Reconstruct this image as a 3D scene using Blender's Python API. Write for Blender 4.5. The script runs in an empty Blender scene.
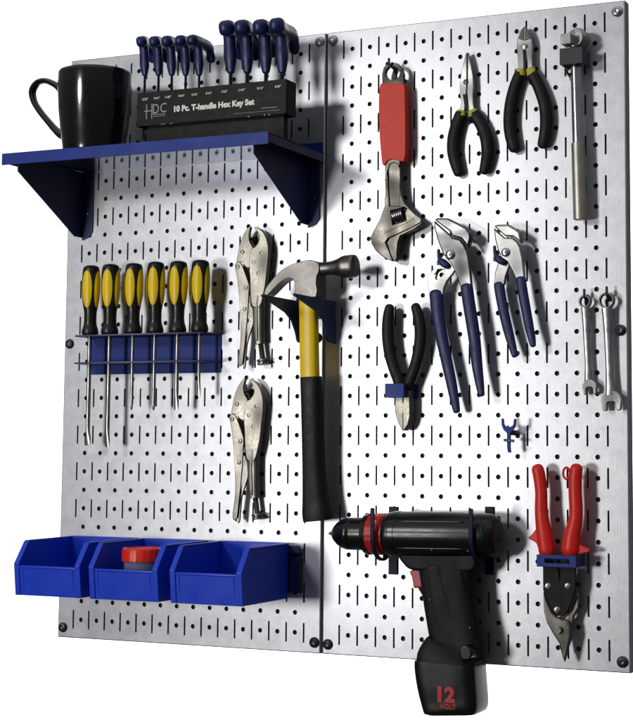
import bpy, bmesh, math, random
from mathutils import Vector, Matrix
from mathutils.geometry import tessellate_polygon
random.seed(4)
S = 0.0254                      # everything below is measured in inches on the board
C = bpy.context.scene.collection
PI = math.pi

# ------------------------------------------------------------------ camera model (used to measure the photograph)
CAM = Vector((52.2271, -73.9371, 10.475))
YAW, PITCH, ROLL, F, CX, CY = 0.4185, 0.094, -0.0055, 1602.83, 383.55, 294.78
RC = Matrix.Rotation(YAW, 3, 'Z') @ Matrix.Rotation(PITCH, 3, 'X') @ Matrix.Rotation(ROLL, 3, 'Y')

def U(u, v, d=0.0):
    """photo pixel -> (X, Z) inches on the plane standing d inches in front of the board"""
    r = RC @ Vector(((u - CX) / F, 1, -(v - CY) / F))
    t = (-d - CAM.y) / r.y
    q = CAM + r * t
    return q.x, q.z

def W(u, v, d=0.0):
    x, z = U(u, v, d)
    return Vector((x, -d, z))

def pxin(u, v, d):
    """pixels per inch near a point (mean of across and up)"""
    a = W(u, v, d); b = W(u + 1, v, d); c = W(u, v + 1, d)
    return 2 / ((b - a).length + (c - a).length)

# ------------------------------------------------------------------ materials
def mat(name, col, rough=0.5, metal=0.0, coat=0.0, bump=0.0, bscale=300.0, vary=0.0, vscale=40.0,
        rvary=0.0, stretch=(1, 1, 1), spec=0.5, wave=0.0, wscale=70.0, trans=0.0, coat_r=0.08):
    m = bpy.data.materials.new(name); m.use_nodes = True
    n = m.node_tree.nodes; l = m.node_tree.links
    b = n['Principled BSDF']
    b.inputs['Base Color'].default_value = (*col, 1)
    b.inputs['Roughness'].default_value = rough
    b.inputs['Metallic'].default_value = metal
    b.inputs['Coat Weight'].default_value = coat
    b.inputs['Coat Roughness'].default_value = coat_r
    b.inputs['Specular IOR Level'].default_value = spec
    b.inputs['Transmission Weight'].default_value = trans
    tc = n.new('ShaderNodeTexCoord'); mp = n.new('ShaderNodeMapping')
    mp.inputs['Scale'].default_value = stretch
    l.new(tc.outputs['Object'], mp.inputs['Vector'])
    if bump:
        t = n.new('ShaderNodeTexNoise'); t.inputs['Scale'].default_value = bscale; t.inputs['Detail'].default_value = 5
        bp = n.new('ShaderNodeBump'); bp.inputs['Strength'].default_value = bump; bp.inputs['Distance'].default_value = 0.00022
        l.new(mp.outputs[0], t.inputs['Vector']); l.new(t.outputs['Fac'], bp.inputs['Height']); l.new(bp.outputs[0], b.inputs['Normal'])
    if wave:                                    # hand-forged unevenness: broad, shallow dents
        t = n.new('ShaderNodeTexNoise'); t.inputs['Scale'].default_value = wscale; t.inputs['Detail'].default_value = 0.0
        bq = n.new('ShaderNodeBump'); bq.inputs['Strength'].default_value = 1.0; bq.inputs['Distance'].default_value = wave
        l.new(mp.outputs[0], t.inputs['Vector']); l.new(t.outputs['Fac'], bq.inputs['Height'])
        if bump: l.new(bq.outputs[0], bp.inputs['Normal'])
        else: l.new(bq.outputs[0], b.inputs['Normal'])
    if vary:
        t = n.new('ShaderNodeTexNoise'); t.inputs['Scale'].default_value = vscale; t.inputs['Detail'].default_value = 6
        t.inputs['Roughness'].default_value = 0.65
        cr = n.new('ShaderNodeValToRGB')
        cr.color_ramp.elements[0].position = 0.3; cr.color_ramp.elements[1].position = 0.7
        cr.color_ramp.elements[0].color = (*[c * (1 - vary) for c in col], 1)
        cr.color_ramp.elements[1].color = (*[min(1, c * (1 + vary)) for c in col], 1)
        l.new(mp.outputs[0], t.inputs['Vector']); l.new(t.outputs['Fac'], cr.inputs[0]); l.new(cr.outputs[0], b.inputs['Base Color'])
    if rvary:
        t = n.new('ShaderNodeTexNoise'); t.inputs['Scale'].default_value = vscale * 1.7; t.inputs['Detail'].default_value = 5
        mr = n.new('ShaderNodeMapRange')
        mr.inputs['From Min'].default_value = 0.3; mr.inputs['From Max'].default_value = 0.7
        mr.inputs['To Min'].default_value = max(0.03, rough - rvary); mr.inputs['To Max'].default_value = min(1, rough + rvary)
        l.new(mp.outputs[0], t.inputs['Vector']); l.new(t.outputs['Fac'], mr.inputs[0]); l.new(mr.outputs[0], b.inputs['Roughness'])
    return m

def board_material():
    m = bpy.data.materials.new('galvanised_sheet'); m.use_nodes = True
    n = m.node_tree.nodes; l = m.node_tree.links
    b = n['Principled BSDF']; out = n['Material Output']
    tc = n.new('ShaderNodeTexCoord')
    mp = n.new('ShaderNodeMapping'); mp.inputs['Scale'].default_value = (1, 1, 1)
    l.new(tc.outputs['Object'], mp.inputs[0])
    # zinc bloom: faint, mottled
    t1 = n.new('ShaderNodeTexNoise'); t1.inputs['Scale'].default_value = 55; t1.inputs['Detail'].default_value = 8; t1.inputs['Roughness'].default_value = 0.7
    l.new(mp.outputs[0], t1.inputs[0])
    cr = n.new('ShaderNodeValToRGB'); cr.color_ramp.elements[0].position = 0.3; cr.color_ramp.elements[1].position = 0.72
    cr.color_ramp.elements[0].color = (0.54, 0.55, 0.58, 1); cr.color_ramp.elements[1].color = (0.68, 0.685, 0.705, 1)
    l.new(t1.outputs[0], cr.inputs[0])
    # rolling grain, running along the sheet
    mp2 = n.new('ShaderNodeMapping'); mp2.inputs['Scale'].default_value = (900, 900, 26)
    l.new(tc.outputs['Object'], mp2.inputs[0])
    t2 = n.new('ShaderNodeTexNoise'); t2.inputs['Scale'].default_value = 1.0; t2.inputs['Detail'].default_value = 3
    l.new(mp2.outputs[0], t2.inputs[0])
    t3 = n.new('ShaderNodeTexNoise'); t3.inputs['Scale'].default_value = 420; t3.inputs['Detail'].default_value = 4
    l.new(mp.outputs[0], t3.inputs[0])
    ad = n.new('ShaderNodeMath'); ad.operation = 'ADD'; l.new(t2.outputs[0], ad.inputs[0]); l.new(t3.outputs[0], ad.inputs[1])
    bp = n.new('ShaderNodeBump'); bp.inputs['Strength'].default_value = 0.55; bp.inputs['Distance'].default_value = 0.00008
    l.new(ad.outputs[0], bp.inputs['Height'])
    mr = n.new('ShaderNodeMapRange'); mr.inputs['From Min'].default_value = 0.3; mr.inputs['From Max'].default_value = 0.7
    mr.inputs['To Min'].default_value = BR1; mr.inputs['To Max'].default_value = BR1 + 0.09
    l.new(t1.outputs[0], mr.inputs[0])
    for k, (sh) in enumerate((b, n.new('ShaderNodeBsdfPrincipled'))):
        sh.inputs['Metallic'].default_value = 1
        l.new(cr.outputs[0], sh.inputs['Base Color']); l.new(bp.outputs[0], sh.inputs['Normal'])
        if k == 0: l.new(mr.outputs[0], sh.inputs['Roughness'])
        else: sh.inputs['Roughness'].default_value = BR2; b2 = sh
    mx = n.new('ShaderNodeMixShader'); mx.inputs[0].default_value = BMIX
    l.new(b.outputs[0], mx.inputs[1]); l.new(b2.outputs[0], mx.inputs[2]); l.new(mx.outputs[0], out.inputs[0])
    return m
BR1, BR2, BMIX = 0.28, 0.49, 0.78

M = {}
M['board'] = board_material()
M['back'] = mat('light_block_backing', (0.09, 0.09, 0.095), 0.7)
M['zinc'] = mat('zinc_plate', (0.55, 0.56, 0.58), 0.35, 1, bump=0.2, vary=0.15)
M['screw'] = mat('dark_screw', (0.10, 0.10, 0.11), 0.42, 0.9, bump=0.2, vary=0.2)
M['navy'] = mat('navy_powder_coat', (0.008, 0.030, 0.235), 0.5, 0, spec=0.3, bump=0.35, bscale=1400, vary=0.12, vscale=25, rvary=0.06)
M['navydark'] = mat('dark_shaded_navy_coat', (0.012, 0.020, 0.095), 0.45, 0, bump=0.35, bscale=1400, vary=0.15, vscale=25, rvary=0.06)  # navy with shade put in for side and under faces; also small dark parts
M['deck'] = mat('shelf_deck', (0.15, 0.18, 0.32), 0.10, 0.85, vary=0.05)
M['bin'] = mat('blue_polypropylene', (0.009, 0.048, 0.56), 0.36, 0, spec=0.4, bump=0.12, bscale=500, vary=0.06, vscale=18, rvary=0.06)
M['mug'] = mat('black_glaze', (0.0045, 0.0045, 0.0045), 0.16, 0, coat=0.5, coat_r=0.05, rvary=0.05, vscale=12)
M['boxblack'] = mat('black_enamel', (0.005, 0.005, 0.0045), 0.50, 0, spec=0.2, bump=0.2, bscale=600, vary=0.2, vscale=60, rvary=0.05)
M['scuff'] = mat('bare_worn_edge', (0.35, 0.33, 0.28), 0.5, 0.3, vary=0.3)
M['white'] = mat('white_print', (0.85, 0.83, 0.76), 0.6)
M['greyprint'] = mat('grey_print', (0.33, 0.32, 0.29), 0.6)
M['keygrip'] = mat('blue_key_grip', (0.006, 0.013, 0.085), 0.40, 0, bump=0.3, bscale=500, vary=0.25, vscale=60, rvary=0.1)
M['blacksteel'] = mat('black_oxide_steel', (0.03, 0.03, 0.03), 0.38, 0.8, vary=0.2)
M['rubber'] = mat('black_rubber', (0.008, 0.008, 0.007), 0.55, 0, bump=0.6, bscale=900, vary=0.25, vscale=50, rvary=0.08, spec=0.35)
M['drvblack'] = mat('black_handle_plastic', (0.010, 0.010, 0.009), 0.33, 0, bump=0.2, bscale=500, vary=0.2, rvary=0.06)
M['yellow'] = mat('yellow_plastic', (0.90, 0.62, 0.003), 0.36, 0, bump=0.15, bscale=400, vary=0.06, vscale=30, rvary=0.05)
M['collar'] = mat('pale_yellow_collar', (0.55, 0.50, 0.06), 0.45, 0, vary=0.1)
M['maroon'] = mat('maroon_collar', (0.05, 0.006, 0.01), 0.4, 0, vary=0.1)
M['darkchrome'] = mat('dark_chrome', (0.15, 0.147, 0.15), 0.27, 1, bump=0.1, bscale=700, vary=0.05, rvary=0.04, wave=.009, wscale=20)
M['flange'] = mat('shaded_edge_sheet', (0.20, 0.20, 0.21), 0.8, 0.0, bump=0.2, vary=0.15, spec=0.1)  # same sheet as the face, shade put into the colour against backdrop glare
M['chrome'] = mat('bright_chrome', (0.62, 0.62, 0.61), 0.24, 1, bump=0.12, bscale=200, vary=0.06, rvary=0.05)
M['chromerough'] = mat('satin_chrome', (0.40, 0.395, 0.385), 0.30, 1, bump=0.12, bscale=500, vary=0.04, rvary=0.04, wave=.003, wscale=30)
M['polished'] = mat('ground_steel', (0.36, 0.355, 0.345), 0.36, 1, bump=0.12, bscale=700, vary=0.04, vscale=120, rvary=0.04, wave=.005, wscale=24)
M['nickel'] = mat('nickel_plate', (0.235, 0.222, 0.190), 0.38, 1, bump=0.12, bscale=700, vary=0.05, vscale=150, rvary=0.04, wave=.006, wscale=24)
M['forged'] = mat('forged_steel', (0.105, 0.098, 0.085), 0.30, 1, bump=0.15, bscale=600, vary=0.06, vscale=120, rvary=0.04, wave=.009, wscale=19)
M['hammer'] = mat('hammer_steel', (0.205, 0.192, 0.180), 0.40, 1, bump=0.2, bscale=500, vary=0.06, vscale=90, rvary=0.04, wave=.008, wscale=18)
M['darksteel'] = mat('dark_steel', (0.10, 0.095, 0.09), 0.36, 1, bump=0.4, vary=0.25)
M['knurl'] = mat('knurled_steel', (0.52, 0.50, 0.43), 0.42, 1, bump=0.5, bscale=300, vary=0.15)
M['redvinyl'] = mat('red_vinyl', (0.74, 0.034, 0.008), 0.42, 0, spec=0.3, bump=0.3, bscale=500, vary=0.04, vscale=220, rvary=0.03)
M['redgrip'] = mat('red_grip', (0.72, 0.020, 0.012), 0.38, 0, spec=0.35, bump=0.3, bscale=500, vary=0.06, vscale=60, rvary=0.05)
M['navyvinyl'] = mat('navy_vinyl', (0.012, 0.018, 0.095), 0.46, 0, bump=0.4, bscale=450, vary=0.25, vscale=40, rvary=0.08)
M['drill'] = mat('drill_plastic', (0.0045, 0.0045, 0.0045), 0.26, 0, spec=0.45, bump=0.15, bscale=1300, vary=0.1, vscale=30, rvary=0.05)
M['drillgrip'] = mat('drill_grip_rubber', (0.0075, 0.0075, 0.0075), 0.55, 0, spec=0.22, bump=0.4, bscale=1300, vary=0.15, vscale=30, rvary=0.05)
M['red'] = mat('red_plastic', (0.46, 0.012, 0.012), 0.38, 0, bump=0.2, vary=0.1)
M['redprint'] = mat('red_print', (0.50, 0.012, 0.012), 0.5)
M['lid'] = mat('red_lid_plastic', (0.70, 0.022, 0.010), 0.32, 0, bump=0.15, vary=0.08)
M['jar'] = mat('smoky_clear_plastic', (0.14, 0.15, 0.24), 0.18, 0, vary=0.1)
M['copper'] = mat('mixed_fixings', (0.16, 0.13, 0.10), 0.4, 0.8, bump=1.0, bscale=160, vary=0.6, vscale=180)
M['cradle'] = mat('near_black_powder_coat', (0.007, 0.009, 0.030), 0.5, 0, spec=0.2, bump=0.3, bscale=1400, vary=0.1)
M['backdrop'] = mat('white_paper', (0.86, 0.86, 0.86), 0.9)

# ------------------------------------------------------------------ object helpers
ORG = {}
def thing(name, label, cat, loc, group=None):
    o = bpy.data.objects.new(name, None); C.objects.link(o)
    o.location = Vector(loc) * S; o.empty_display_size = 0.02
    o['label'] = label; o['category'] = cat
    if group: o['group'] = group
    ORG[o] = Vector(loc)
    return o

def obj(name, bm, m, parent=None, bevel=0.0, segs=2, smooth=40, label=None, loc=None, solid=0.0):
    org = ORG[parent] if parent is not None else Vector(loc or (0, 0, 0))
    bmesh.ops.remove_doubles(bm, verts=bm.verts, dist=1e-5)
    bmesh.ops.recalc_face_normals(bm, faces=bm.faces)
    for v in bm.verts: v.co = (v.co - org) * S
    me = bpy.data.meshes.new(name); bm.to_mesh(me); bm.free()
    if smooth: me.shade_smooth(); me.set_sharp_from_angle(angle=math.radians(smooth))
    else: me.shade_flat()
    o = bpy.data.objects.new(name, me); C.objects.link(o)
    me.materials.append(M[m] if isinstance(m, str) else m)
    if parent is not None: o.parent = parent
    else: o.location = org * S
    ORG[o] = org
    if solid:
        s = o.modifiers.new('solid', 'SOLIDIFY'); s.thickness = solid * S; s.offset = -1
    if bevel:
        b = o.modifiers.new('bevel', 'BEVEL'); b.width = bevel * S; b.segments = segs
        b.limit_method = 'ANGLE'; b.angle_limit = math.radians(38); b.harden_normals = True
        b.use_clamp_overlap = True
    if label: o['label'] = label
    return o

def tag(o, label, cat, group=None):
    o['label'] = label; o['category'] = cat
    if group: o['group'] = group
    return o

def cr(p0, p1, p2, p3, t):
    return [0.5 * ((2 * b) + (-a + c) * t + (2 * a - 5 * b + 4 * c - d) * t * t + (-a + 3 * b - 3 * c + d) * t ** 3)
            for a, b, c, d in zip(p0, p1, p2, p3)]

def smooth_closed(pts, n=3):
    out = []; N = len(pts)
    for i in range(N):
        for k in range(n):
            out.append(tuple(cr(pts[i - 1], pts[i], pts[(i + 1) % N], pts[(i + 2) % N], k / n)))
    return out

def smooth_open(pts, n=4):
    out = []; N = len(pts)
    for i in range(N - 1):
        a = pts[max(0, i - 1)]; d = pts[min(N - 1, i + 2)]
        for k in range(n): out.append(tuple(cr(a, pts[i], pts[i + 1], d, k / n)))
    out.append(tuple(pts[-1]))
    return out

def interp(tab, t):
    for (a, b), (c, d) in zip(tab, tab[1:]):
        if a <= t <= c: return b + (d - b) * (t - a) / max(1e-9, c - a)
    return tab[-1][1]

def extrude_faces(bm, outer, holes, to3, a, b):
    """closed slab: outline(s) of 2-D points, to3(p, t) gives the 3-D point at thickness position t"""
    loops = [outer] + list(holes)
    flat = [p for lp in loops for p in lp]
    va = [bm.verts.new(to3(p, a)) for p in flat]; vb = [bm.verts.new(to3(p, b)) for p in flat]
    if not holes:
        bm.faces.new(va); bm.faces.new(vb[::-1])
    else:
        for tri in tessellate_polygon([[Vector((p[0], p[1], 0)) for p in lp] for lp in loops]):
            try: bm.faces.new([va[i] for i in tri]); bm.faces.new([vb[i] for i in tri[::-1]])
            except ValueError: pass
    k = 0
    for lp in loops:
        n = len(lp)
        for i in range(n):
            j = (i + 1) % n
            bm.faces.new((va[k + i], va[k + j], vb[k + j], vb[k + i]))
        k += n
    return bm

def prism(px, d0, d1, holes=(), sm=0, dm=None, bm=None):
    """slab parallel to the board between depths d0 and d1, outline in photo pixels measured on its front (d1)"""
    bm = bm or bmesh.new()
    dm = d1 if dm is None else dm
    def conv(lp, s):
        q = [U(p[0], p[1], p[2] if len(p) > 2 else dm) for p in lp]
        return smooth_closed(q, s) if s else q
    return extrude_faces(bm, conv(px, sm), [conv(h, sm) for h in holes], lambda p, t: Vector((p[0], -t, p[1])), d0, d1)

def slabXZ(pts, d0, d1, holes=(), bm=None):
    return extrude_faces(bm or bmesh.new(), pts, holes, lambda p, t: Vector((p[0], -t, p[1])), d0, d1)
def slabYZ(pts, x0, x1, holes=(), bm=None):          # pts = (d, z)
    return extrude_faces(bm or bmesh.new(), pts, holes, lambda p, t: Vector((t, -p[0], p[1])), x0, x1)
def slabXY(pts, z0, z1, holes=(), bm=None):          # pts = (x, d)
    return extrude_faces(bm or bmesh.new(), pts, holes, lambda p, t: Vector((p[0], -p[1], t)), z0, z1)

def box(x0, x1, d0, d1, z0, z1, bm=None):
    return slabXZ([(x0, z0), (x1, z0), (x1, z1), (x0, z1)], d0, d1, bm=bm)

def circ(cx, cy, r, n=16, ry=None, ph=0):
    ry = ry or r
    return [(cx + r * math.cos(2 * PI * i / n + ph), cy + ry * math.sin(2 * PI * i / n + ph)) for i in range(n)]

def ring_loops(bm, loops, cap=True):
    vs = [[bm.verts.new(p) for p in lp] for lp in loops]
    n = len(vs[0])
    for a, b in zip(vs, vs[1:]):
        for i in range(n):
            j = (i + 1) % n
            bm.faces.new((a[i], a[j], b[j], b[i]))
    if cap:
        bm.faces.new(vs[0][::-1]); bm.faces.new(vs[-1])
    return bm

def sweep(path, nsec=14, sub=4, round_end=(True, True), bm=None, sq=1.0, up=Vector((0, -1, 0))):
    """path of (point, half_width, half_depth); the depth axis is `up` (towards the viewer)"""
    bm = bm or bmesh.new()
    P = smooth_open([(p.x, p.y, p.z, w, h) for p, w, h in path], sub)
    loops = []
    N = len(P)
    for i, q in enumerate(P):
        c = Vector(q[:3]); a = Vector(P[max(0, i - 1)][:3]); b = Vector(P[min(N - 1, i + 1)][:3])
        t = (b - a).normalized()
        side = t.cross(up).normalized(); dep = side.cross(t).normalized()
        def loop(c, k):
            o = []
            for s in range(nsec):
                an = 2 * PI * s / nsec
                cs, sn = math.cos(an), math.sin(an)
                cs = math.copysign(abs(cs) ** sq, cs); sn = math.copysign(abs(sn) ** sq, sn)
                o.append(c + side * (q[3] * k * cs) + dep * (q[4] * k * sn))
            return o
        r = min(q[3], q[4])
        if i == 0 and round_end[0]:
            for f in (0.96, 0.80, 0.5): loops.append(loop(c - t * r * f, math.sqrt(1 - f * f)))
        loops.append(loop(c, 1))
        if i == N - 1 and round_end[1]:
            for f in (0.5, 0.80, 0.96): loops.append(loop(c + t * r * f, math.sqrt(1 - f * f)))
    return ring_loops(bm, loops)

def grip(pts, d, depth=0.8, **k):
    """pts = (u, v, half width px [, depth offset]) -> sweep; depth = half depth as a share of the half width"""
    path = []
    for p in pts:
        dd = d + (p[3] if len(p) > 3 else 0)
        w = p[2] / pxin(p[0], p[1], dd)
        path.append((W(p[0], p[1], dd), w, w * depth))
    return sweep(path, **k)

def lathe(prof, o, ax, n=32, bm=None, caps=True):
    """prof = (distance along axis, radius)"""
    bm = bm or bmesh.new()
    ax = Vector(ax).normalized(); o = Vector(o)
    x = ax.orthogonal().normalized(); y = ax.cross(x)
    return ring_loops(bm, [[o + ax * t + (x * math.cos(2 * PI * i / n) + y * math.sin(2 * PI * i / n)) * max(r, 1e-3) for i in range(n)] for t, r in prof], caps)

def disc(u, v, d, r, h, n=20, dome=0.4, bm=None):
    """round head lying on depth d, r and h in inches"""
    p = W(u, v, d)
    return lathe([(0, r), (h * 0.45, r), (h * 0.8, r * 0.86), (h, r * dome)], p, (0, -1, 0), n, bm)

FONT_CACHE = {}
def lettering(s, x, z, d, h, w=None, m='white', parent=None, name='lettering', th=0.006, bold=0.0, align='CENTER', rot=None):
    c = bpy.data.curves.new('txt', 'FONT'); c.body = s; c.size = 1; c.offset = bold; c.resolution_u = 3
    to = bpy.data.objects.new('txt', c); C.objects.link(to)
    bpy.context.view_layer.update()
    me = bpy.data.meshes.new_from_object(to)
    bpy.data.objects.remove(to)
    xs = [v.co.x for v in me.vertices]; ys = [v.co.y for v in me.vertices]
    x0, x1, y0, y1 = min(xs), max(xs), min(ys), max(ys)
    sy = h / (y1 - y0); sx = (w / (x1 - x0)) if w else sy
    bm = bmesh.new(); bm.from_mesh(me)
    ex = bmesh.ops.extrude_face_region(bm, geom=bm.faces[:])
    top = [v for v in ex['geom'] if isinstance(v, bmesh.types.BMVert)]
    topset = set(top)
    for v in bm.verts:
        X = (v.co.x - (x0 + x1) / 2) * sx; Z = (v.co.y - (y0 + y1) / 2) * sy
        dd = d + (th if v in topset else -0.002)
        p = Vector((X, 0, Z))
        if rot: p = Matrix.Rotation(rot, 3, 'Y') @ p
        v.co = Vector((x + p.x, -dd, z + p.z))
    return obj(name, bm, m, parent)

# ================================================================== THE SETTING
bd = bmesh.new()
prof = [(-200, 80, -140), (-200, 80, 140)]
bd = slabXZ([(-190, -120), (110, -120), (110, 160), (-190, 160)], -84, -80)
o = obj('backdrop', bd, 'backdrop'); o['kind'] = 'structure'

# ================================================================== PEGBOARD PANELS
def panel(x0, x1, label):
    t = thing('pegboard_panel', label, 'pegboard', ((x0 + x1) / 2, 0, 0), 'steel pegboard panels side by side')
    bm = bmesh.new()
    r = 0.06; zb, zt = 0.0, 32.0
    ox = x0 if x0 < 8 else 16.0
    def face(loops):
        flat = [p for lp in loops for p in lp]
        vs = [bm.verts.new((p[0], 0, p[1])) for p in flat]
        for tri in tessellate_polygon([[Vector((p[0], p[1], 0)) for p in lp] for lp in loops]):
            try: bm.faces.new([vs[i] for i in tri])
            except ValueError: pass
    ox = 0.0 if x0 < 8 else 16.0
    for i in range(1, 16):
        for k in range(1, 32, 2):
            last = i == 15; top = k == 31
            xa, xb = ox + i - 0.25, ox + i + (0.25 if last else 0.75)
            za, ze = k - 0.6, k + (0.6 if top else 1.4)
            sl = 0.048
            slot = [(ox + i + sl * math.cos(a), k + s * 0.46 + sl * math.sin(a)) for s, rr in ((1, (0, .25, .5, .75, 1)), (-1, (1, 1.25, 1.5, 1.75, 2))) for a in [PI * q for q in rr]]
            hs = [slot]
            if not last:
                hs.append(circ(ox + i + 0.5, k, 0.124, 14))
                if not top: hs.append(circ(ox + i + 0.5, k + 1, 0.124, 14))
            face([[(xa, za), (xb, za), (xb, ze), (xa, ze)]] + hs)
    xi0, xi1 = ox + 0.75, ox + 15.25
    for a, b, c, d in ((x0 + r, xi0, zb + r, zt - r), (xi1, x1 - r, zb + r, zt - r), (xi0, xi1, zb + r, 0.4), (xi0, xi1, 31.6, zt - r)):
        vs = [bm.verts.new(p) for p in ((a, 0, c), (b, 0, c), (b, 0, d), (a, 0, d))]; bm.faces.new(vs)
    # the faces above are only the sheet; solidify would open the rim, so give the holes their own short walls
    bmesh.ops.remove_doubles(bm, verts=bm.verts, dist=1e-4)
    for f in bm.faces: f.normal_update()
    obj('perforated_face', bm, 'board', t, solid=0.045, smooth=0)
    # rolled edge and return flange
    fl = bmesh.new()
    loops = []
    prof = [(r - r * math.sin(a), r - r * math.cos(a)) for a in [PI / 2 * q / 5 for q in range(6)]]
    for ins, dep in prof:
        c_ = 0.12
        loops.append([Vector(p) for p in ((x0 + ins, dep, zb + ins), (x1 - ins, dep, zb + ins), (x1 - ins, dep, zt - ins), (x0 + ins, dep, zt - ins))])
    ring_loops(fl, loops, cap=False)
    obj('rolled_edge', fl, 'board', t, smooth=50)
    fl = bmesh.new()
    ring_loops(fl, [[Vector(p) for p in ((x0, dp, zb), (x1, dp, zb), (x1, dp, zt), (x0, dp, zt))] for dp in (r, .75)], cap=False)
    obj('flange', fl, 'flange', t, smooth=0)
    obj('back_plate', box(x0 + 0.08, x1 - 0.08, -0.24, -0.17, 0.08, 31.92), 'back', t)  # added plate, blocks the backdrop light so the holes stay dark
    return t

def panel_screw(t, x, z, m='screw'):
    bm = lathe([(0, 0.26), (0.05, 0.27), (0.12, 0.24), (0.165, 0.17), (0.18, 0.12), (0.12, 0.10), (0.10, 0.01)], (x, 0.0, z), (0, -1, 0), 24)
    obj('screw', bm, m, t)

pl = panel(0, 15.94, 'galvanised steel pegboard panel holding the shelf, screwdrivers and blue bins')
pr = panel(16.06, 32, 'galvanised steel pegboard panel holding the drill, snips and most pliers')
for x, z, m in ((0.36, 31.55, 'zinc'), (0.36, 16, 'screw'), (0.36, 0.55, 'screw'), (15.62, 31.55, 'zinc'), (15.62, 16, 'screw'), (15.62, 0.55, 'screw')):
    panel_screw(pl, x, z, m)
for x, z, m in ((16.38, 31.55, 'zinc'), (16.38, 16, 'screw'), (16.38, 0.5, 'screw'), (31.62, 31.45, 'zinc'), (31.66, 16, 'screw'), (31.62, 0.52, 'screw')):
    panel_screw(pr, x, z, m)

# ================================================================== SHELF
ZS = 25.64
t = thing('wall_shelf', 'navy blue steel shelf with triangular brackets carrying the mug and hex key set', 'shelf', (8, 0, ZS))
obj('shelf_deck', box(0.15, 15.92, 0.03, 6.14, ZS - 0.09, ZS - 0.03), 'deck', t)
obj('front_lip', box(0.13, 15.94, 6.14, 6.20, ZS - 0.62, ZS + 0.0), 'navy', t, bevel=0.025)
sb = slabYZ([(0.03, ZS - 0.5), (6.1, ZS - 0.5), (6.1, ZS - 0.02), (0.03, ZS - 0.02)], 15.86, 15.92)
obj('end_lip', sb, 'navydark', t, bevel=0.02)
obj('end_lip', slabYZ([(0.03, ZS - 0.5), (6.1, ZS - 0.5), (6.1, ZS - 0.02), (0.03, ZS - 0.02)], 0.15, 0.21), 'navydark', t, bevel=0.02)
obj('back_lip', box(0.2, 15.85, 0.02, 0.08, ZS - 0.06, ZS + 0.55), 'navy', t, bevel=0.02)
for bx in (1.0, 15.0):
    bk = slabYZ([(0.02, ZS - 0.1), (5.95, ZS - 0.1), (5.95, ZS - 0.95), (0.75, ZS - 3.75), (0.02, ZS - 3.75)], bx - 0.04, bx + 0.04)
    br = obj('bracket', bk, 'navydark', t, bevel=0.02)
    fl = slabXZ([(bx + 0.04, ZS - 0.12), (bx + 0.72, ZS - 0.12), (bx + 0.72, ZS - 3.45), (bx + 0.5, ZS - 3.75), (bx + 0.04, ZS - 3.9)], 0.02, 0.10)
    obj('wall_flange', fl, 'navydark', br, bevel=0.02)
    obj('bolt', lathe([(0, .12), (.06, .12), (.09, .07)], (bx + 0.4, -0.1, ZS - 2.4), (0, -1, 0), 12), 'screw', br)

# ================================================================== MUG
mc = 3.55
cx = (U(61.5, 90, mc)[0] + U(129.5, 90, mc)[0]) / 2; R = (U(129.5, 90, mc)[0] - U(61.5, 90, mc)[0]) / 2 * 0.91
zt = U(95, 73, mc)[1] + 0.02; H = zt - ZS
t = thing('coffee_mug', 'glossy black coffee mug standing on the shelf', 'mug', (cx, -mc, ZS))
pf = [(0.0, R * .05), (0.0, R * .76), (0.04, R * .80), (0.12, R * .82), (H * .12, R * .845), (H * .3, R * .90), (H * .55, R * .968), (H * .8, R * 1.0), (H * .96, R * 0.995), (H * .985, R * .99), (H, R * .965), (H * .985, R * .94), (H * .9, R * .93), (H * .3, R * .84), (0.25, R * .74), (0.22, .02)]
obj('mug_body', lathe(pf, (cx, -mc, ZS), (0, 0, 1), 64), 'mug', t, smooth=60)
hp = [(66, 96, 4.8), (61, 89, 3.6), (55, 84.5, 3.0), (46, 81, 2.7), (38, 83, 2.7), (32.8, 91, 2.7), (34.2, 101, 2.6), (40, 111, 2.7), (48, 121, 2.8), (56, 130, 3.2), (63, 135.5, 4.2), (70, 136, 5.4)]
obj('mug_handle', grip(hp, mc, 1.75, sub=5), 'mug', t)

# ================================================================== HEX KEY SET
d4 = 4.0
x0, zt_ = U(137.5, 90, d4); x1, _ = U(286.5, 84, d4)
z1 = 28.72; z0 = 26.95
t = thing('hex_key_stand', 'black steel stand with white lettering holding the blue handled hex keys on the shelf', 'tool stand', ((x0 + x1) / 2, -3, ZS))
obj('label_panel', box(x0, x1, d4 - 0.06, d4, z0, z1), 'boxblack', t, bevel=0.03)
hx = []
tops = [(144.9, 3.3, 's'), (158.6, 3.3, 's'), (171.8, 3.3, 's'), (185.7, 3.3, 's'), (199.2, 3.3, 's'), (230.8, 3.3, 'l'), (247.4, 3.3, 'l'), (266.0, 3.3, 'l'), (282.2, 3.3, 'l')]
for u, dd, k in tops: hx.append((U(u, 88, 3.3)[0], 3.3))
obj('top_plate', slabXY([(x0 + .02, 3.0), (x1 - .02, 3.0), (x1 - .02, d4 - .06), (x0 + .02, d4 - .06)], z1 - 0.07, z1 - 0.01,
    [circ(x, y, 0.17, 12) for x, y in hx]), 'boxblack', t)
obj('rear_panel', box(x0, x1, 2.95, 3.0, z0, z1 - 0.01), 'boxblack', t)
obj('gap_shade_block', box(x0 + 0.35, x1 - 0.35, 3.1, 3.55, ZS + 0.02, z0 + 0.25), 'boxblack', t, bevel=0.03)  # black block filling the open gap under the panel, stands for its shade
for xe in (x0, x1 - 0.06):
    obj('side_panel', box(xe, xe + .06, 3.0, d4 - .06, z0, z1 - .02), 'boxblack', t)
wdt = x1 - x0
def hex_text(s, fx, fz, h, w, m='white', bold=0.0):
    lettering(s, x0 + wdt * fx, z1 - (z1 - z0) * fz, d4, h, w, m, t, bold=bold)
hex_text('10 Pc. T-handle Hex Key Set', 0.525, 0.60, 0.42, 4.7, bold=0.05)
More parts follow.
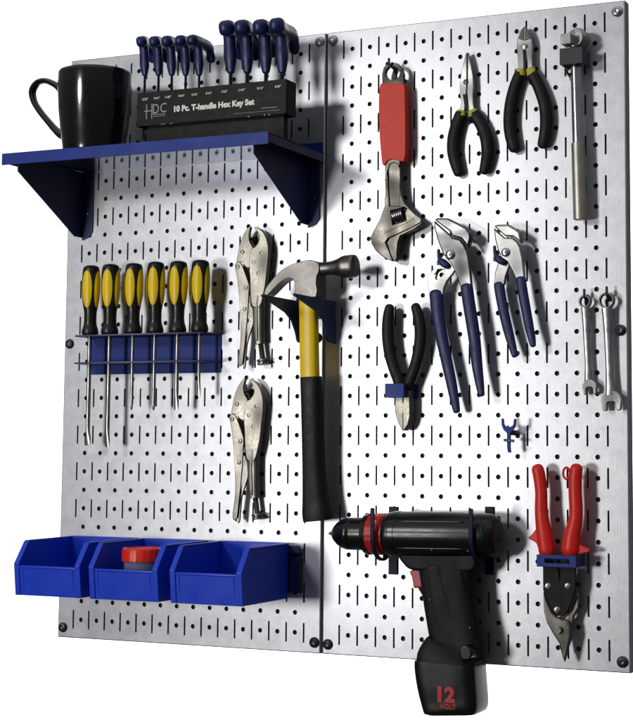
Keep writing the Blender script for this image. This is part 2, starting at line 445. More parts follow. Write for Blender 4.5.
for fx, s in zip((0.055, 0.135, 0.215, 0.305, 0.395, 0.49, 0.595, 0.71, 0.83, 0.945), ('3/32"', '7/64"', '1/8"', '9/64"', '5/32"', '3/16"', '7/32"', '1/4"', '5/16"', '3/8"')):
    hex_text(s, fx, 0.20, 0.12, 0.36, bold=0.01)
# tall thin emblem letters and the fine print under them
ex, ez = x0 + wdt * 0.135, z1 - (z1 - z0) * 0.56
g = bmesh.new()
for a in (-0.62, -0.30): slabXZ([(ex + a, ez - .42), (ex + a + .05, ez - .42), (ex + a + .05, ez + .36), (ex + a, ez + .36)], d4 - .002, d4 + .006, bm=g)
slabXZ([(ex - .74, ez - .03), (ex - .25, ez - .03), (ex - .25, ez + .02), (ex - .74, ez + .02)], d4 + .0, d4 + .009, bm=g)
obj('lettering', g, 'greyprint', t)
lettering('D', ex - 0.03, ez + 0.08, d4, 0.50, 0.36, 'greyprint', t)
lettering('C', ex + 0.42, ez + 0.10, d4, 0.50, 0.38, 'greyprint', t)
obj('print_rule', box(ex - .2, ex + .55, d4 - .002, d4 + .005, ez - .24, ez - .21), 'greyprint', t)
obj('print_rule', box(ex - .2, ex + .55, d4 - .002, d4 + .005, ez - .33, ez - .31), 'greyprint', t)
obj('print_rule', box(x0 + wdt * .84, x0 + wdt * .94, d4 - .002, d4 + .005, z0 + .36, z0 + .39), 'greyprint', t)
obj('print_rule', box(x0 + wdt * .66, x0 + wdt * .96, d4 - .002, d4 + .005, z0 + .21, z0 + .225), 'greyprint', t)
for k in range(7):
    a = random.uniform(.03, .93)
    obj('edge_wear', box(x0 + wdt * a, x0 + wdt * a + random.uniform(.06, .3), d4 - .03, d4 + .004, z0 - .004, z0 + random.uniform(.015, .05)), 'scuff', t)

names_s = ['smallest blue T-handled hex key, nearest the mug', 'second blue hex key from the mug, just left of centre of the small ones',
           'middle one of the five small blue hex keys', 'small blue hex key fourth from the mug', 'fifth blue hex key from the mug, its handle showing the longest droop',
           'large blue hex key next to the empty slot of the stand', 'large blue hex key second from the empty slot', 'large blue hex key third from the empty slot', 'largest blue hex key at the end of the stand nearest the panel seam']
names_s[1] = 'small blue hex key second from the mug'
heads = [(141.5, 37.5), (154.5, 37.5), (167.0, 37), (180.5, 36.5), (192.5, 36), (226.5, 24.0), (242, 23.5), (260.5, 23), (277, 21.5)]
ends = [(153, 60), (167, 60), (182, 60), (194, 60), (211, 60), (240, 55), (256, 56), (273, 53), (294, 50)]
for (u, dd, k), (hu, hv), (eu, ev), lab in zip(tops, heads, ends, names_s):
    big = k == 'l'
    x, z = U(u, 80, 3.3)
    t = thing('hex_key', lab, 'hex key', (x, -3.3, ZS), 'blue T-handled hex keys in the stand')
    r = 0.105 if big else 0.07
    vt = 31 if big else 43; vb = 71 if big else 74
    obj('shaft', lathe([(0, r), (U(u, vt + 8, 3.3)[1] - ZS - .8, r)], (x, -3.3, ZS + 0.8), (0, 0, 1), 6), 'blacksteel', t)
    hw = 6.0 if big else 4.3
    lab_ = None
    stem = grip([(u - 1.5, vt, hw * 1.0), (u - .8, (vt + vb) / 2 - 6, hw * .95), (u - .3, (vt + vb) / 2 + 7, hw * .98), (u, vb, hw * .62)], 3.3, 0.8, sub=4, sq=.75)
    bw = 7.4 if big else 5.2
    a = W(hu, hv + 4, 4.25 if big else 4.0); b = W(u - .5, vt - 1.0, 3.3); c = W(eu - 2, ev - (14 if big else 12), 1.9 if big else 2.1); e = W(eu, ev, 1.35 if big else 1.75)
    pw = bw / 18
    sweep([(a, pw, pw * 1.0), (b, pw * 1.0, pw * .95), (c, pw * .8, pw * .95), (e, pw * .6, pw * .8)], up=Vector((0, -.35, 1)), bm=stem, sub=4, sq=.7)
    obj('grip', stem, 'keygrip', t)

# ================================================================== SCREWDRIVER RACK
zr = 16.33
t = thing('screwdriver_rack', 'navy steel rack with round holes holding six yellow and black screwdrivers', 'tool rack', (6, 0, 14.3))
obj('back_plate', box(1.8, 9.98, 0.02, 0.09, 14.28, zr), 'navy', t, bevel=0.02)
DRV = [(90.0, 1.3, 446.5), (109.7, 1.3, 448), (133.0, 1.3, 411), (155.0, 1.3, 411.5), (177.6, 1.3, 411), (199.6, 1.3, 397)]
dxy = [U(u, 336, d)[0] for u, d, _ in DRV]
for zz, nm in ((zr, 'top_shelf'), (14.86, 'lower_shelf')):
    obj(nm, slabXY([(1.85, .09), (9.98, .09), (9.98, 1.62), (9.7, 1.85), (2.0, 1.85), (1.85, 1.7)], zz - 0.075, zz, [circ(x, 1.3, 0.17, 14) for x in dxy]), 'navydark', t)
dl = ['screwdriver nearest the panel edge, with a long flat blade', 'long bladed screwdriver second from the panel edge', 'screwdriver third from the panel edge, thin short shaft',
      'screwdriver fourth from the panel edge, with a pointed tip and notched collar', 'screwdriver fifth from the panel edge, with a dark broad tip', 'shortest screwdriver, at the end of the rack nearest the locking pliers']
hy = [(265.8, 336), (264.5, 336), (263.6, 335.5), (262.1, 335), (261.4, 334.5), (260.3, 334)]
for i, ((u, d, vtip), (va, vb), lab) in enumerate(zip(DRV, hy, dl)):
    x, zb = U(u, vb - 1, d); _, za = U(u, va, d); _, ztip = U(u, vtip, d)
    zb = zr
    t = thing('screwdriver', 'yellow and black ' + lab, 'screwdriver', (x, -d, zr), 'screwdrivers standing in the blue rack')
    L = za - zb; k = (0.485, 0.50, .49, .48, .49, .49)[i]
    rad = [(0, .34), (.02, .44), (.05, .47), (.10, .43), (.14, .375), (.20, .345), (.32, .35), (.40, .40), (.50, .46), (.65, .50), (.80, .50), (.90, .485), (.96, .45), (.985, .39), (1.0, .25)]
    bm = bmesh.new(); loops = []
    pr_ = smooth_open(rad, 3)
    for tt, r in pr_:
        lp = []
        for s in range(48):
            an = 2 * PI * s / 48
            fl = 0.0 * max(0, math.cos(an * 4 + PI)) ** 2 * min(1, max(0, (tt - .38) / .1)) * min(1, max(0, (0.97 - tt) / .05))
            rr = r * (1 - fl) * k / .5
            lp.append(Vector((x + rr * math.cos(an), -d + rr * math.sin(an), zb + L * tt)))
        loops.append(lp)
    ring_loops(bm, loops)
    obj('handle', bm, 'drvblack', t, smooth=60)
    obj('collar', lathe([(0, .38 * k / .5), (.05, .43 * k / .5), (.14, .465 * k / .5), (.22, .47 * k / .5)], (x, -d, zb - .0), (0, 0, 1), 28), 'maroon' if i != 2 and i != 3 else 'keygrip', t)
    # four yellow inlays bulging out of the black handle
    for q in range(4):
        a0 = math.radians(-87 + (0, 4, -3, 6, -5, 2)[i]) + q * PI / 2
        bi = bmesh.new(); rows = 24; cols = 10; grid = []
        for r_ in range(rows + 1):
            s = r_ / rows; tt = .385 + s * .54
            wv = max(0, 1 - abs(2 * s - 1) ** 2.2) ** (1 / 2.2)
            rad_t = interp(pr_, tt) * k / .5
            row = []
            for c_ in range(cols + 1):
                f = (c_ / cols - .5) * 2
                an = a0 + f * math.radians(37) * wv
                row.append(bi.verts.new((x + (rad_t + .03 * (1 - f * f) * (0.3 + .7 * wv) + .001) * math.cos(an), -d + (rad_t + .03 * (1 - f * f) * (0.3 + .7 * wv) + .001) * math.sin(an), zb + L * tt)))
            grid.append(row)
        for r_ in range(rows):
            for c_ in range(cols):
                bi.faces.new((grid[r_][c_], grid[r_][c_ + 1], grid[r_ + 1][c_ + 1], grid[r_ + 1][c_]))
        obj('grip_inlay', bi, 'yellow', t, smooth=80)
    sr = (0.12, .115, .095, .10, .11, .085)[i]
    Ls = zb - ztip
    if i in (0, 1, 4, 5):       # flat blade
        loops = []
        for tt, w, h in ((0.0, sr, sr), (Ls - 1.1, sr, sr), (Ls - .75, sr * 1.05, sr * .8), (Ls - .4, sr * 1.7, sr * .5), (Ls - .12, sr * 1.6, sr * .28), (Ls, sr * 1.35, sr * .2)):
            if i in (1, 4, 5) : w = sr + (w - sr) * .5
            loops.append([Vector((x + w * math.cos(2 * PI * s / 16), -d + h * math.sin(2 * PI * s / 16), zb + .05 - tt)) for s in range(16)])
        bm = ring_loops(bmesh.new(), loops)
    else:
        bm = lathe([(0, sr), (Ls - .35, sr), (Ls - .08, sr * .6), (Ls, .02)], (x, -d, zb + .05), (0, 0, -1), 16)
    obj('blade_shaft', bm, 'chromerough', t)

# ================================================================== HOOKS
HK = 'small peg hooks holding the tools'
def hook(u, v, reach, label, m='blacksteel', up=0.35, drop=0.3, th=0.10, w=0.14):
    """flat steel hook: enters the board at pixel (u, v) on the board"""
    x, z = U(u, v, 0)
    pts = [(-0.05, z + .12), (0.06, z + .12), (reach - th, z), (reach - th, z + up), (reach, z + up + .04), (reach + .02, z - .06), (0.3, z - w), (0.12, z - drop), (0.0, z - drop), (-0.05, z - drop + .1)]
    bm = slabYZ(pts, x - 0.055, x + 0.055)
    o = obj('peg_hook', bm, m, loc=(x, 0, z), bevel=0.02)
    return tag(o, label, 'hook', HK)

# ================================================================== LOCKING PLIERS
def locking_pliers(label):
    D = 0.65
    t = thing('locking_pliers', label, 'pliers', W(252, 236, 0.6), 'nickel locking pliers')
    # fixed jaw and front plate
    body = [(253.9, 226.9), (258.9, 228.3), (263, 232), (266.2, 238), (268, 246), (268, 256), (266.6, 270), (265, 286), (262.6, 297), (259.6, 306.5), (252.6, 306.5), (250.4, 296), (249.9, 280), (249, 262), (250.5, 249.5), (254.5, 247.2), (257.5, 243.5), (259.4, 239), (258.6, 234), (256, 230)]
    obj('fixed_jaw', prism(body, D - .32, D + .03, sm=2), 'nickel', t, bevel=.12, segs=5)
    jaw = [(248.6, 226.8), (250.4, 227.2), (249.2, 232), (248.7, 237), (250, 242.5), (252.8, 247.6), (250.5, 252), (250.2, 262), (249, 268), (244.6, 265.8), (242, 262), (236.4, 262), (237.6, 254.4), (239.2, 245.6), (243.2, 234.4)]
    obj('moving_jaw', prism(jaw, D - .24, D - .01, sm=2), 'nickel', t, bevel=.09, segs=5)
    # pressed channel handle with adjusting screw
    tube = grip([(258.8, 300, 6.2), (258.8, 312, 6.1), (259, 326, 5.8), (259.6, 338, 5.4), (260, 344, 5.2)], D - .26, .80, sub=3, sq=.7, round_end=(True, False))
    obj('channel_handle', tube, 'nickel', t)
    rib = grip([(258.0, 296, .9), (256.6, 312, 1.3), (257.2, 340, .9)], D + .0, 1.0, sub=3)
    obj('pressed_rib', rib, 'polished', t)
    sp = W(260.6, 343, D - .25); e = W(262.8, 359.5, D - .25); ax = (e - sp); L = ax.length
    prof = []
    n = 11
    for k in range(n): prof += [(L * k / n, .155), (L * (k + .5) / n, .125)]
    s = obj('adjusting_screw', lathe(prof + [(L, .14)], sp, ax, 16), 'nickel', t)
    obj('knob', lathe([(0, .22), (.03, .31), (.12, .32), (.15, .26), (.18, .26), (.21, .32), (.29, .31), (.32, .2)], e - ax.normalized() * .04, ax, 20), 'nickel', s)
    lev = [(234.6, 265.5), (236.2, 262.4), (239, 262), (241.5, 264.2), (244, 270), (247.2, 279), (249, 285.5), (248.7, 294), (247.8, 312), (246.6, 326), (245.2, 340), (243.6, 354), (242.4, 363), (240.4, 366), (238.2, 365.5), (237.9, 359), (239.2, 350), (240.4, 338), (240.2, 322), (239.4, 305), (238.2, 290), (236.6, 276)]
    obj('lever_handle', prism(lev, D - .02, D + .10, sm=2), 'nickel', t, bevel=.05, segs=4)
    lev2 = [(u + 3.2, v) for u, v in lev if v > 275]
    obj('release_lever', prism([(249.2, 306.5), (252.6, 308), (253.6, 321), (250.5, 332), (246.8, 345), (245, 366.5), (242.8, 368), (243.4, 356), (246.4, 335), (248.6, 322)], D - .16, D - .03, sm=2), 'nickel', t, bevel=.03)
    obj('inner_link', prism([(243, 264), (246.5, 264), (251, 283), (250, 296), (247.5, 290)], D - .30, D - .22), 'darksteel', t)
    for u, v, dd in ((261.7, 253, D), (254.2, 262.4, D), (258.7, 273.3, D), (237.8, 266.7, D + .1), (246.0, 287.8, D + .1), (244.7, 309, D + .1), (242.5, 252, D)):
        obj('rivet', disc(u, v, dd - .01, .115, .07, dome=.35), 'nickel', t)
    return t
LPa = locking_pliers('upper nickel locking pliers, their side touching the hammer claw')
def copy_tree(o, parent=None):
    c = o.copy(); C.objects.link(c); c.parent = parent; ORG[c] = ORG[o]
    for ch in list(o.children): copy_tree(ch, c)
    return c
LPb = copy_tree(LPa)
LPb['label'] = 'lower nickel locking pliers hanging beside the black hammer grip'
dv = W(257 - .6, 406, .65) - W(261.7, 253, .65)
LPb.location = LPa.location + dv * S
hook(256.0, 239, .72, 'black hook inside the jaws of the upper locking pliers', up=.3)
hook(252.0, 391, .72, 'black hook inside the jaws of the lower locking pliers', up=.3)

# ================================================================== HAMMER AND HOLDER
D = 1.6
t = thing('claw_hammer', 'claw hammer with yellow shaft and black rubber grip, hanging over the panel seam', 'hammer', W(309, 300, D))
claw = [(264.6, 293.2), (266.5, 288), (270.4, 282.5), (279, 272.6), (286, 267.6), (293, 264.2), (302, 261.4), (311, 260), (317.2, 262.2), (319.5, 265.5), (319.6, 271.5), (317.4, 276), (316.8, 284), (316.6, 297), (296.4, 296), (295.6, 288), (294.4, 281.5), (291.6, 278.4), (286.6, 278.8), (280, 283), (274.5, 288.5), (269.5, 293.6), (266.2, 295.4)]
hd = obj('head', prism(claw, D - .42, D + .42, sm=2, dm=D + .35), 'hammer', t, bevel=.24, segs=6)
# neck and bell, turned along the board
a = W(318, 269.5, D); ax = Vector((1, 0, .05))
k = 1 / pxin(340, 268, D)
L = 40 * k
prof = [(-.25, .40), (0, .38), (L * .12, .345), (L * .3, .335), (L * .42, .37), (L * .56, .45), (L * .68, .555), (L * .8, .575), (L * .93, .575), (L * .985, .55), (L * 1.0, .48), (L * 1.003, .02)]
obj('striking_face', lathe(smooth_open(prof[:-2], 3) + prof[-2:], a, ax, 40), 'hammer', t, smooth=35)
sh = []
for (ul, ur, v, dp) in ((299, 317.5, 298, .36), (299.6, 318.2, 320, .36), (300, 318.8, 350, .37), (300.6, 319.4, 378, .38)):
    c = W((ul + ur) / 2, v, D - (v - 290) * .0026); w = (ur - ul) / 2 / pxin(310, v, D)
    sh.append((c, w * .94, dp))
obj('shaft', sweep(sh, sub=3, sq=.62, nsec=20, round_end=(False, False)), 'yellow', t)
sh = []
for (ul, ur, v, dp) in ((300.6, 321.4, 376.6, .44), (301.2, 322, 392, .46), (302.4, 323.6, 430, .50), (303, 325, 465, .50), (302.8, 328, 495, .52), (302.4, 331.6, 512, .58), (303.4, 332.4, 520.5, .57)):
    c = W((ul + ur) / 2, v, D - (v - 290) * .0026); w = (ur - ul) / 2 / pxin(310, v, D)
    sh.append((c, w * .95, dp))
gr = obj('rubber_grip', sweep(sh, sub=4, sq=.66, nsec=20, round_end=(False, False)), 'rubber', t, bevel=.05)
for k_ in range(16):
    v = 398 + k_ * 6.2
    c = W(312.0 + (v - 398) * .018, v, D - (v - 290) * .0026); w = .52
    obj('grip_ridge', sweep([(c + Vector((0, 0, .03)), w * .99, .50), (c - Vector((0, 0, .03)), w * .99, .50)], sub=1, sq=.66, nsec=20, round_end=(False, False)), 'rubber', gr)

xr, zr_ = U(293.5, 293.6, 4.7)
zz = 17.62
zz = zr_ + .02; xl = xr - 1.75
t = thing('hammer_holder', 'dark navy two pronged bracket with curved gussets holding up the claw hammer', 'tool holder', ((xr + xl) / 2, 0, zz - 2))
for x in (xr, xl):
    pts = [(0.02, zz), (4.7, zz), (4.72, zz - .10), (3.2, zz - .46), (2.2, zz - .70), (1.5, zz - 1.05), (1.05, zz - 1.6), (.8, zz - 2.1), (.02, zz - 2.2)]
    obj('prong', slabYZ(pts, x - .05, x + .05), 'navydark', t, bevel=.02)
obj('wall_plate', box(xl + .05, xr - .05, .02, .09, zz - .9, zz - .05), 'navydark', t, bevel=.02)

# ================================================================== ADJUSTABLE WRENCH
D = .72
t = thing('adjustable_wrench', 'large adjustable wrench with red vinyl sleeve, jaws pointing down', 'wrench', W(392, 72, D))
eye = [(382.2, 88), (381.9, 74), (383.5, 67.5), (387.5, 63.4), (392.5, 62), (397.6, 63.4), (401.8, 67.6), (403.4, 74), (403.4, 88)]
hole = [(392.4 + 7.2 * math.cos(a), 73 + 7.0 * math.sin(a)) for a in [2 * PI * i / 14 for i in range(14)]]
obj('hanging_eye', prism(eye, D - .28, D - .02, [hole], sm=0), 'forged', t, bevel=.05, segs=3)
slv = [(380.2, 84.6), (383, 83.4), (401, 83.2), (404, 84.5), (404.8, 92), (405.4, 120), (405.4, 148), (404.6, 158), (402.5, 161.5), (398, 160), (392, 159), (387, 161), (384.4, 165), (382, 163.6), (380.8, 152), (379.2, 132), (378.6, 108), (379, 92)]
obj('vinyl_sleeve', prism(slv, D - .42, D + .10, sm=2), 'redvinyl', t, bevel=.13, segs=4)
stem = [(384.4, 156), (384.8, 176), (385.2, 192), (384.2, 206), (379.4, 220), (373.4, 230.5), (370.4, 237), (371.2, 243.6), (375.4, 250.6), (383, 257), (391.6, 261.4), (392.4, 259.6), (388.4, 249), (385.4, 242), (388, 238.4), (399, 233.4), (412, 227), (421.6, 222), (421.6, 219), (415.4, 214.4), (410, 209), (404.4, 203), (401.4, 195), (400.2, 182), (400.2, 156)]
rec = [(388.2, 168), (389.4, 164.2), (393.4, 162.6), (397.4, 164), (398.8, 168), (399, 190), (399.6, 206), (389.6, 206), (388.6, 190)]
win = [(390.6, 211), (403.8, 207.6), (406, 220.4), (392.6, 224.6)]
obj('body', prism(stem, D - .26, D + .0, [rec, win], sm=0), 'forged', t, bevel=.09, segs=5)
obj('handle_web', prism([(386.8, 161), (399.9, 161), (400.2, 207.5), (388.2, 207.5)], D - .2, D - .07), 'forged', t, label='recessed web of the handle')
mj = [(389, 237.4), (398.6, 232.8), (408, 228.2), (419.8, 222.6), (423, 221.6), (421, 225), (412, 229.8), (399.8, 235.6), (398, 240), (397.2, 248), (397, 257), (395.8, 260.6), (392.8, 261.6), (388.6, 250), (385.8, 242.8)]
obj('moving_jaw', prism([(386.4, 242.6), (389.4, 237.6), (397.5, 233.6), (405, 230), (414, 225.6), (420, 222.4), (422.6, 221), (422.4, 223.6), (413, 230), (400.4, 236), (398.2, 242), (397.4, 250), (397.2, 258.4), (395.6, 261.2), (392.8, 261.2), (389.6, 253)], D - .3, D + .08), 'forged', t, bevel=.12, segs=5)
obj('jaw_rack', prism([(384, 231), (413, 217.4), (413.4, 219.4), (384.4, 233.4)], D - .02, D + .035), 'forged', t, bevel=.015)
obj('worm_shade_plate', prism([(389.8, 210), (404.6, 206.8), (407, 221), (391.6, 225.6)], D - .24, D - .2), 'rubber', t, label='black plate painted as the shade behind the worm screw')  # black plate stands in for the shade inside the worm window
a = W(393.5, 216.8, D - .06); b = W(403.6, 213.6, D - .06); ax = b - a; L = ax.length
prof = []
for k_ in range(5): prof += [(L * (k_ + .0) / 5, .15), (L * (k_ + .2) / 5, .27), (L * (k_ + .6) / 5, .27), (L * (k_ + .8) / 5, .15)]
obj('worm_screw', lathe(prof, a, ax, 22), 'chromerough', t)
hook(396, 68, .95, 'black hook through the eye of the red adjustable wrench', up=.28)

# ================================================================== PLIERS helpers
def collar(pts, D, t, m='collar'):
    obj('collar', grip(pts, D, .85, sub=2, round_end=(False, False), sq=.8), m, t, bevel=.03)

# needle nose
D = .45
t = thing('needle_nose_pliers', 'slim needle nose pliers with black curved grips and yellow collars', 'pliers', W(466, 90, D))
obj('jaw', prism([(466.6, 52), (466.9, 80), (466.2, 92), (465, 102), (464.4, 112), (458.8, 112), (461.2, 101.5), (459.6, 94), (459.8, 84), (460.8, 74), (463.2, 63), (465.4, 54)], D - .26, D, sm=0), 'polished', t, bevel=.10, segs=5)
obj('jaw', prism([(467.4, 51.4), (469.2, 57), (471.2, 65), (473.2, 76), (473.8, 86), (473.2, 95), (473.4, 103), (474.6, 111), (468.4, 111), (467.6, 100), (466.6, 92), (467.3, 80)], D - .26, D, sm=0), 'polished', t, bevel=.10, segs=5)
obj('wire_cutter', prism([(462.6, 94), (466.2, 94.5), (467.4, 104), (466.6, 110), (464.6, 107)], D - .06, D + .012), 'rubber', t)
obj('pivot', disc(465.9, 82, D - .01, .14, .05), 'darksteel', t)
collar([(461.6, 110.5, 4.4), (460.8, 116, 5.6)], D - .13, t); collar([(472.6, 110, 4.6), (474.6, 116, 5.6)], D - .13, t)
obj('grip', grip([(460.8, 114.5, 6.0), (457.2, 124, 6.2), (453.8, 138, 6.4), (453.4, 152, 6.3), (455.9, 164, 5.8), (458.4, 172.5, 5.0)], D - .13, .80, sub=5), 'rubber', t)
obj('grip', grip([(474.4, 114.5, 6.0), (481, 124, 6.2), (486.2, 138, 6.4), (487.6, 152, 6.3), (485.8, 164, 5.6), (484.0, 170.5, 5.0)], D - .13, .80, sub=5), 'rubber', t)
hook(471, 117.5, .4, 'dark hook between the grips of the needle nose pliers', 'navydark', up=.2)

# diagonal cutters at the top
D = .48
t = thing('diagonal_cutters', 'diagonal cutting pliers with black grips and bright head, near the top edge', 'pliers', W(524, 50, D))
obj('head', prism([(524.2, 26), (519.5, 31), (517, 38), (516.4, 46), (517.4, 56), (518.2, 69), (524.2, 69), (524, 60), (523.4, 50), (525.4, 50), (526.8, 60), (527.2, 69), (533, 69), (532.2, 56), (532.8, 46), (531.6, 38), (528.6, 30)], D - .3, D, sm=0), 'polished', t, bevel=.10, segs=5)
obj('cutting_edge', prism([(524, 26.6), (520.2, 31.6), (518, 39), (523.9, 40.6)], D - .05, D + .03), 'darksteel', t, bevel=.02)
obj('cutting_edge', prism([(524.5, 26.6), (528.4, 31.6), (530.6, 38.6), (524.4, 40.6)], D - .05, D + .03), 'darksteel', t, bevel=.02)
obj('pivot', disc(524.6, 46, D - .01, .17, .05), 'chrome', t)
collar([(521, 68.5, 3.8), (520, 75.6, 5.2)], D - .14, t); collar([(530.2, 68, 4.2), (532.4, 75, 5.4)], D - .14, t)
obj('grip', grip([(519.4, 75, 5.8), (514.2, 89, 6.0), (510.8, 105, 6.3), (509.6, 121, 6.3), (511, 136, 6.3), (514.2, 148, 5.6)], D - .14, .80, sub=5), 'rubber', t)
obj('grip', grip([(532.8, 74.6, 5.8), (539.2, 88, 6.0), (544.6, 104, 6.3), (546.2, 121, 6.3), (544.8, 135, 6.0), (542.4, 144.5, 5.2)], D - .14, .80, sub=5), 'rubber', t)
hook(531, 79, .4, 'dark hook between the grips of the diagonal cutters', 'navydark', up=.2)

# ================================================================== BREAKER BAR AND HOLDER
D = .62
t = thing('breaker_bar', 'chrome breaker bar with knurled handle and square drive head', 'breaker bar', W(577, 60, D))
a = W(575.6, 56, D); b = W(577.8, 143, D); e = W(580.2, 220, D); ax = e - a
La = (b - a).length; L = ax.length
obj('shaft', lathe([(0, .27), (La, .275)], a, ax, 28), 'chrome', t)
kn = bmesh.new(); loops = []
nz = 150
for i in range(nz + 1):
    tt = La + (L - La) * i / nz; lp = []
    r0 = .325 * (0.86 if i in (0, nz) else 1)
    for s in range(48):
        an = 2 * PI * s / 48
        bump_ = .012 * (1 if (s // 2 + i // 2) % 2 else 0)
        o_ = a + ax.normalized() * tt
        lp.append(o_ + Vector((math.cos(an) * (r0 + bump_), math.sin(an) * (r0 + bump_), 0)))
    loops.append(lp)
obj('knurled_handle', ring_loops(kn, loops), 'knurl', t, smooth=60)
hc = W(577.6, 39.5, D + .1)
obj('drive_head', lathe([(-.35, .40), (-.30, .52), (.12, .54), (.22, .50), (.26, .42), (.30, .42)], hc, (0, -1, 0), 32), 'chromerough', t, smooth=35)
obj('head_ring', lathe([(.22, .40), (.22, .46), (.34, .46), (.38, .42), (.38, .37), (.30, .35)], hc, (-.15, -1, 0), 32), 'chromerough', t)
sq_ = W(566, 38.8, 1.5)
bm = bmesh.new(); s_ = .27
slabXZ([(sq_.x - s_, sq_.z - s_), (sq_.x + s_, sq_.z - s_), (sq_.x + s_, sq_.z + s_), (sq_.x - s_, sq_.z + s_)], .8, 1.55, bm=bm)
obj('square_drive', bm, 'chrome', t, bevel=.06, segs=3)
D2 = 1.25
xa, za = U(559.4, 48.6, D2); xb, zb2 = U(578, 63.2, D2)
t = thing('bar_holder', 'dark grey block bracket gripping the breaker bar under its head', 'tool holder', ((xa + xb) / 2, 0, zb2))
xb = xb + .22
M['slate'] = mat('slate_powder_coat', (0.045, 0.048, 0.052), 0.55, 0, bump=.35, bscale=1400, vary=.15)
obj('front_plate', box(xa, xb, D2 - .08, D2, zb2, za), 'slate', t, bevel=.02)
for x in (xa, xb - .08): obj('side_plate', box(x, x + .08, .02, D2 - .08, zb2 + .02, za - .02), 'slate', t, bevel=.015)
o = hook(572, 76, .85, 'small dark peg under the breaker bar bracket', up=.1)

# ================================================================== CHANNEL LOCK PLIERS
def channel(label, upper, front, left, hole, gl, gr, piv, D, loc, scl):
    t = thing('slip_joint_pliers', label, 'pliers', W(*loc, D), 'tongue and groove pliers with navy grips')
    obj('left_arm', prism(left, D - .36, D - .14, [hole] if hole else [], sm=0), 'polished', t, bevel=.08, segs=5)
    obj('right_arm', prism(front, D - .16, D + .04, sm=0), 'darkchrome' if scl > 1 else 'polished', t, bevel=.09, segs=5)
    obj('upper_jaw', prism(upper, D - .30, D + .12, sm=0), 'darkchrome' if scl > 1 else 'polished', t, bevel=.15, segs=6)
    obj('grip', grip(gl, D - .25, .62, sub=4, sq=.85), 'navyvinyl', t)
    obj('grip', grip(gr, D - .06, .62, sub=4, sq=.85), 'navyvinyl', t)
    p = obj('pivot_bolt', disc(*piv, D + .03, .22 * scl ** .5, .12, dome=.5), 'chrome', t)
    obj('bolt_slot', disc(*piv, D + .14, .09 * scl ** .5, .02, dome=.9), 'darksteel', p)
    return t
upA = [(434, 219), (437, 217.8), (447.5, 218), (458.2, 223.4), (466, 228), (470, 232.6), (470.6, 238), (467.6, 248), (464.8, 243), (461, 238.4), (454.6, 236.4), (451.4, 235.8), (449.8, 231.6), (443, 226.6), (436, 221.2)]
frA = [(433.6, 220), (436.4, 222.6), (443, 228.6), (449.4, 234), (452.4, 237.6), (459.6, 239.4), (464, 244.4), (467.4, 251.6), (469, 260), (470.6, 272), (472, 287.5), (460.8, 289), (457, 277.2), (450.6, 263.4), (443.2, 255), (439.6, 246.4), (436.8, 238.4), (434, 228)]
lfA = [(438.6, 263), (433, 269), (428.2, 277.6), (427.4, 283), (429.4, 295), (442.9, 294), (443.4, 288), (446.4, 281), (452.4, 273.4), (456.2, 268), (452, 262.4), (446, 258), (441, 259)]
hlA = [(435.4, 277), (437.4, 272), (441.6, 269.2), (445, 269.6), (443.6, 274), (439.2, 279), (436, 279.6)]
channel('largest tongue and groove pliers, dark bright-edged head beside the red wrench', upA, frA, lfA, hlA,
        [(436.2, 293.5, 7.0), (437.6, 312, 6.6), (441, 334, 6.2), (446, 358, 5.8), (451, 381, 5.4), (454.6, 400, 4.6), (456.6, 411, 3.6)],
        [(466.6, 287, 6.4), (469.0, 304, 6.3), (471.8, 321, 6.3), (474.8, 342, 6.0), (476.8, 363, 5.6), (479.4, 382, 4.6), (481.4, 394.5, 3.4)],
        (450.4, 254.6), 1.0, (448, 262), 1.25)
upB = [(493.2, 225.8), (497, 224.4), (507.9, 224.2), (515, 228.4), (519.6, 231.8), (521, 238), (520.6, 244.2), (517, 239.6), (513, 236.6), (504.8, 236.2), (499.6, 231.6)]
frB = [(493.2, 227), (498, 231.8), (504.4, 237.4), (512.6, 237.8), (517.6, 241.8), (520.4, 247), (522.6, 257), (524, 268), (525, 279.6), (516.2, 280.6), (512.2, 271.4), (507, 262), (500.8, 257.8), (497.6, 250.4), (494.8, 240)]
lfB = [(497.5, 263.6), (494.6, 272), (493.8, 285), (504.6, 285), (506, 276), (509.4, 267), (511, 262), (505, 257), (500.6, 258.4)]
channel('smaller tongue and groove pliers with a bright white polished head', upB, frB, lfB, None,
        [(499, 284.4, 5.4), (501, 298, 5.3), (504.2, 314, 5.2), (508, 330, 5.0), (512, 345, 4.2), (514.8, 355.5, 3.2)],
        [(520.6, 279, 5.3), (523, 294, 5.2), (526, 310, 5.0), (529, 326, 4.7), (531.6, 338, 4.0), (533, 345.4, 3.0)],
        (505.8, 252.4), .95, (505, 262), 1.0)
def jhook(u, v, label):
    bm = grip([(u, v, 1.6, .0), (u + .6, v + 7, 1.9), (u + 4, v + 12, 3.6), (u + 8, v + 15, 3.2)], .95, 1.0, sub=3)
    x, z = U(u + 9, v + 14, 0)
    box(x - .2, x - .06, 0, .95, z - .1, z + .12, bm=bm)
    o = obj('peg_hook', bm, 'navydark', loc=(x, 0, z))
    return tag(o, label, 'hook', HK)
jhook(438.6, 250.5, 'dark curved hook between the arms of the largest pliers')
jhook(494.6, 247, 'dark curved hook beside the pivot of the smaller navy pliers')

